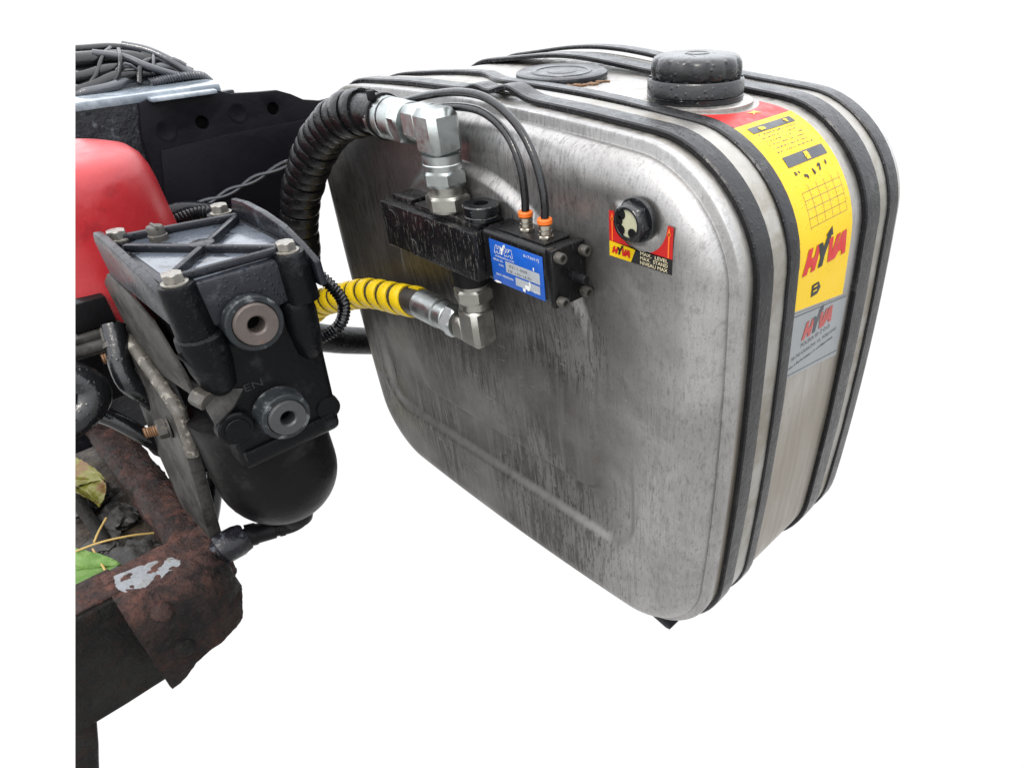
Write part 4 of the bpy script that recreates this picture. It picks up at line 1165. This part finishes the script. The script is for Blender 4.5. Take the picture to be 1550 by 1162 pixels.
def leaf(name, L, Wd, M4, mat, lab, curl=.15, holes=False):
    b = BM(); nx, ny = 26, 10; g = []
    for i in range(nx + 1):
        t = i / nx; w = Wd * math.sin(PI * min(1, t ** .8)) ** .75 + .0004
        row = []
        for j in range(-ny, ny + 1):
            q = j / ny
            saw = 1 - (.07 * ((t * 15) % 1) if abs(q) > .9 else 0)
            x = L * t + abs(q) * w * .35 * (1 - t)
            vein = .0022 * (1 - abs(((t * 9 + abs(q) * 1.5) % 1) - .5) * 2) ** 3
            z = curl * w * abs(q) ** 1.5 * .6 + .006 * math.sin(t * 4 + q) + .004 * noise.noise(V((t * 5, q * 2, L * 99))) - vein - (.0030 if j == 0 else 0)
            row.append(b.verts.new(M4 @ V((x, q * w * saw, z))))
        g.append(row)
    for i in range(nx):
        for j in range(2 * ny): b.faces.new((g[i][j], g[i][j + 1], g[i + 1][j + 1], g[i + 1][j]))
    ge = bmesh.ops.solidify(b, geom=list(b.faces), thickness=.0004)
    o = obj(name, b, mat); tag(o, lab, 'leaf'); return o
leaf('leaf', .155, .036, Matrix.Translation((-.625, -.628, .190)) @ Matrix.Rotation(math.radians(56), 4, 'Z') @ Matrix.Rotation(.40, 4, 'X'), 'leaf', 'fresh green veined leaf resting against the end block of the rusty frame')
leaf('leaf', .13, .034, Matrix.Translation((-.875, -.545, .172)) @ Matrix.Rotation(math.radians(40), 4, 'Z') @ Matrix.Rotation(.3, 4, 'X'), 'leaf_old', 'yellowing crumpled leaf deep inside the rusty frame', .5)
leaf('leaf', .075, .026, Matrix.Translation((-.80, -.500, .168)) @ Matrix.Rotation(math.radians(15), 4, 'Z') @ Matrix.Rotation(-.4, 4, 'X'), 'leaf_old', 'small curled brown green leaf tip beside the yellowing leaf', .8)
for pts, lab in (([(-.60, -.60, .190), (-.59, -.55, .200), (-.580, -.51, .204), (-.575, -.475, .196), (-.575, -.45, .183)], 'long bent dry straw arching over the stones'),
                 ([(-.565, -.60, .180), (-.555, -.56, .184), (-.550, -.53, .178), (-.53, -.495, .176)], 'dry straw lying above the green leaf tip'),
                 ([(-.600, -.515, .185), (-.575, -.515, .186), (-.535, -.515, .190)], 'short straw crossing upright at the green leaf'),
                 ([(-.63, -.485, .200), (-.60, -.500, .205), (-.585, -.510, .203)], 'short straw tip sticking up on the long straw')):
    b = BM(); tube(b, pts, .0014, 6); tag(obj('straw', b, 'straw'), lab, 'straw', 'dry straws in the rusty frame')

# ================================================================== LEFT: hoses and bits behind the bracket
kn = thing('hose_elbow', 'glossy wet black hose elbow with banded collar at the left edge', 'hose elbow', (-.58, -.44, .36))
b = BM(); tube(b, [(-.60, -.50, .440), (-.588, -.462, .432), (-.578, -.438, .418), (-.572, -.432, .400), (-.568, -.447, .384), (-.564, -.475, .376), (-.56, -.52, .372)], .0185, 22); obj('elbow', b, 'cap', kn)
b = BM(); tube(b, [(-.594, -.480, .437), (-.588, -.462, .432), (-.581, -.445, .423)], .021, 26, .0008, rf=lambda L: .0202 + .0009 * math.sin(2 * PI * L / .0035)); obj('collar', b, 'wire_grey', kn)
bh = thing('brake_hose', 'black hose with greasy union nut hanging behind the bracket plate', 'hose', (-.60, -.40, .30))
b = BM(); tube(b, [(-.605, -.380, .455), (-.592, -.386, .436), (-.583, -.393, .420), (-.572, -.396, .395), (-.575, -.385, .37), (-.59, -.37, .33)], .0125, 16); obj('hose_tube', b, 'cap', bh)
b = BM(); nut(b, (-.606, -.381, .452), (-.596, -.386, .438), .0140); lathe(b, (-.596, -.386, .438), (.5, -.3, -.8), [(.013, 0), (.014, .007), (0, .007)], 20); rough_up(b, .0012, 150); obj('union_nut', b, 'dirtbolt', bh)
bx = thing('black_bracket', 'black folded bracket with grey rim below the red cover', 'bracket', (-.62, -.41, .44))
b = BM(); box(b, (-.66, -.52, .452), (-.618, -.372, .486), .002); obj('fold', b, 'black', bx)
b = BM(); box(b, (-.655, -.52, .440), (-.610, -.368, .4505), .003); obj('rim', b, 'plate', bx)
b = BM(); cyl(b, (-.61, -.52, .437), (-.607, -.368, .434), .008); obj('pin_rod', b, 'plate', bx)
b = BM(); box(b, (-.86, -.62, .30), (-.74, -.36, .445), .012); rough_up(b, .006, 30, 3); tag(obj('dark_filler', b, 'bowl'), 'dark filler block added behind the hose elbow to close the gap', 'dark_filler')  # dark block added as filler so no white shows through here
b = BM(); tube(b, [(-.700, -.378, .232), (-.66, -.374, .245), (-.62, -.368, .258), (-.55, -.355, .27)], .021, 16); rough_up(b, .002, 60); tag(obj('cross_rod', b, 'rust_dark'), 'dark crusted rod between frame arm and bracket plate', 'rod')
b = BM()
for k in range(24):
    t = BM(); bmesh.ops.create_icosphere(t, subdivisions=1, radius=rnd.uniform(.004, .009)); merge(b, t, Matrix.Translation((-.690 + rnd.uniform(-.015, .03), -.378 + rnd.uniform(-.010, .010), .256 + rnd.uniform(-.006, .012))))
mud = obj('caked_mud', b, 'plate'); mud['kind'] = 'stuff'; tag(mud, 'pale caked mud on the crusted rod behind the frame arm', 'mud')
for k, pts in enumerate(([(-.72, -.45, .09), (-.727, -.414, .122), (-.742, -.351, .156), (-.757, -.295, .197), (-.78, -.25, .26)], [(-.715, -.44, .075), (-.720, -.395, .104), (-.723, -.335, .131), (-.727, -.285, .155), (-.75, -.22, .22)])):
    b = BM(); tube(b, pts, .0125, 14); tag(obj('brake_pipe', b, 'wire_grey'), ('upper of two dark pipes seen through the gap beside the bracket', 'lower of two dark pipes seen through the gap beside the bracket')[k], 'pipe', 'pipes behind the bracket')
b = BM(); tube(b, [(-.60, -.385, .135), (-.60, -.365, .175), (-.60, -.345, .23), (-.62, -.33, .33)], .0105, 14); tag(obj('brake_pipe', b, 'wire'), 'black pipe dropping behind the dryer bowl', 'pipe')

for pts, r_, lab in (([(-.70, -.50, .36), (-.66, -.455, .35), (-.635, -.425, .33), (-.62, -.40, .29), (-.63, -.375, .24)], .011, 'black hose dropping behind the hose elbow towards the frame arm'),
                     ([(-.66, -.345, .16), (-.635, -.325, .20), (-.62, -.31, .26), (-.62, -.29, .33)], .0095, 'thin dark pipe rising beside the dryer bowl behind the bracket')):
    b = BM(); tube(b, pts, r_, 14); tag(obj('brake_pipe', b, 'wire'), lab, 'pipe')

# ------------------------------------------------------------------ section: the vehicle is shown only up to this plane
SN, SD = V((-.2170383, -.8982394, .3821784)), .6814149
bpy.context.view_layer.update()
for o in [o for o in C.objects if o.type == 'MESH']:
    mw = o.matrix_world
    if max((mw @ V(c)).dot(SN) for c in o.bound_box) <= SD: continue
    bm = bmesh.new(); bm.from_mesh(o.data)
    loc = mw.inverted() @ (SN * SD)
    if all((mw @ v.co).dot(SN) > SD for v in bm.verts):
        bm.free(); bpy.data.objects.remove(o); continue
    g = bmesh.ops.bisect_plane(bm, geom=bm.verts[:] + bm.edges[:] + bm.faces[:], plane_co=loc, plane_no=SN, clear_outer=True)
    ed = [e for e in g['geom_cut'] if isinstance(e, bmesh.types.BMEdge)]
    if ed:
        try: bmesh.ops.holes_fill(bm, edges=ed, sides=0)
        except Exception: pass
    for e in bm.edges:
        if len(e.link_faces) == 2 and e.calc_face_angle(0) > .66: e.smooth = False
    if o.data.users > 1: o.data = o.data.copy()
    bm.to_mesh(o.data); bm.free()
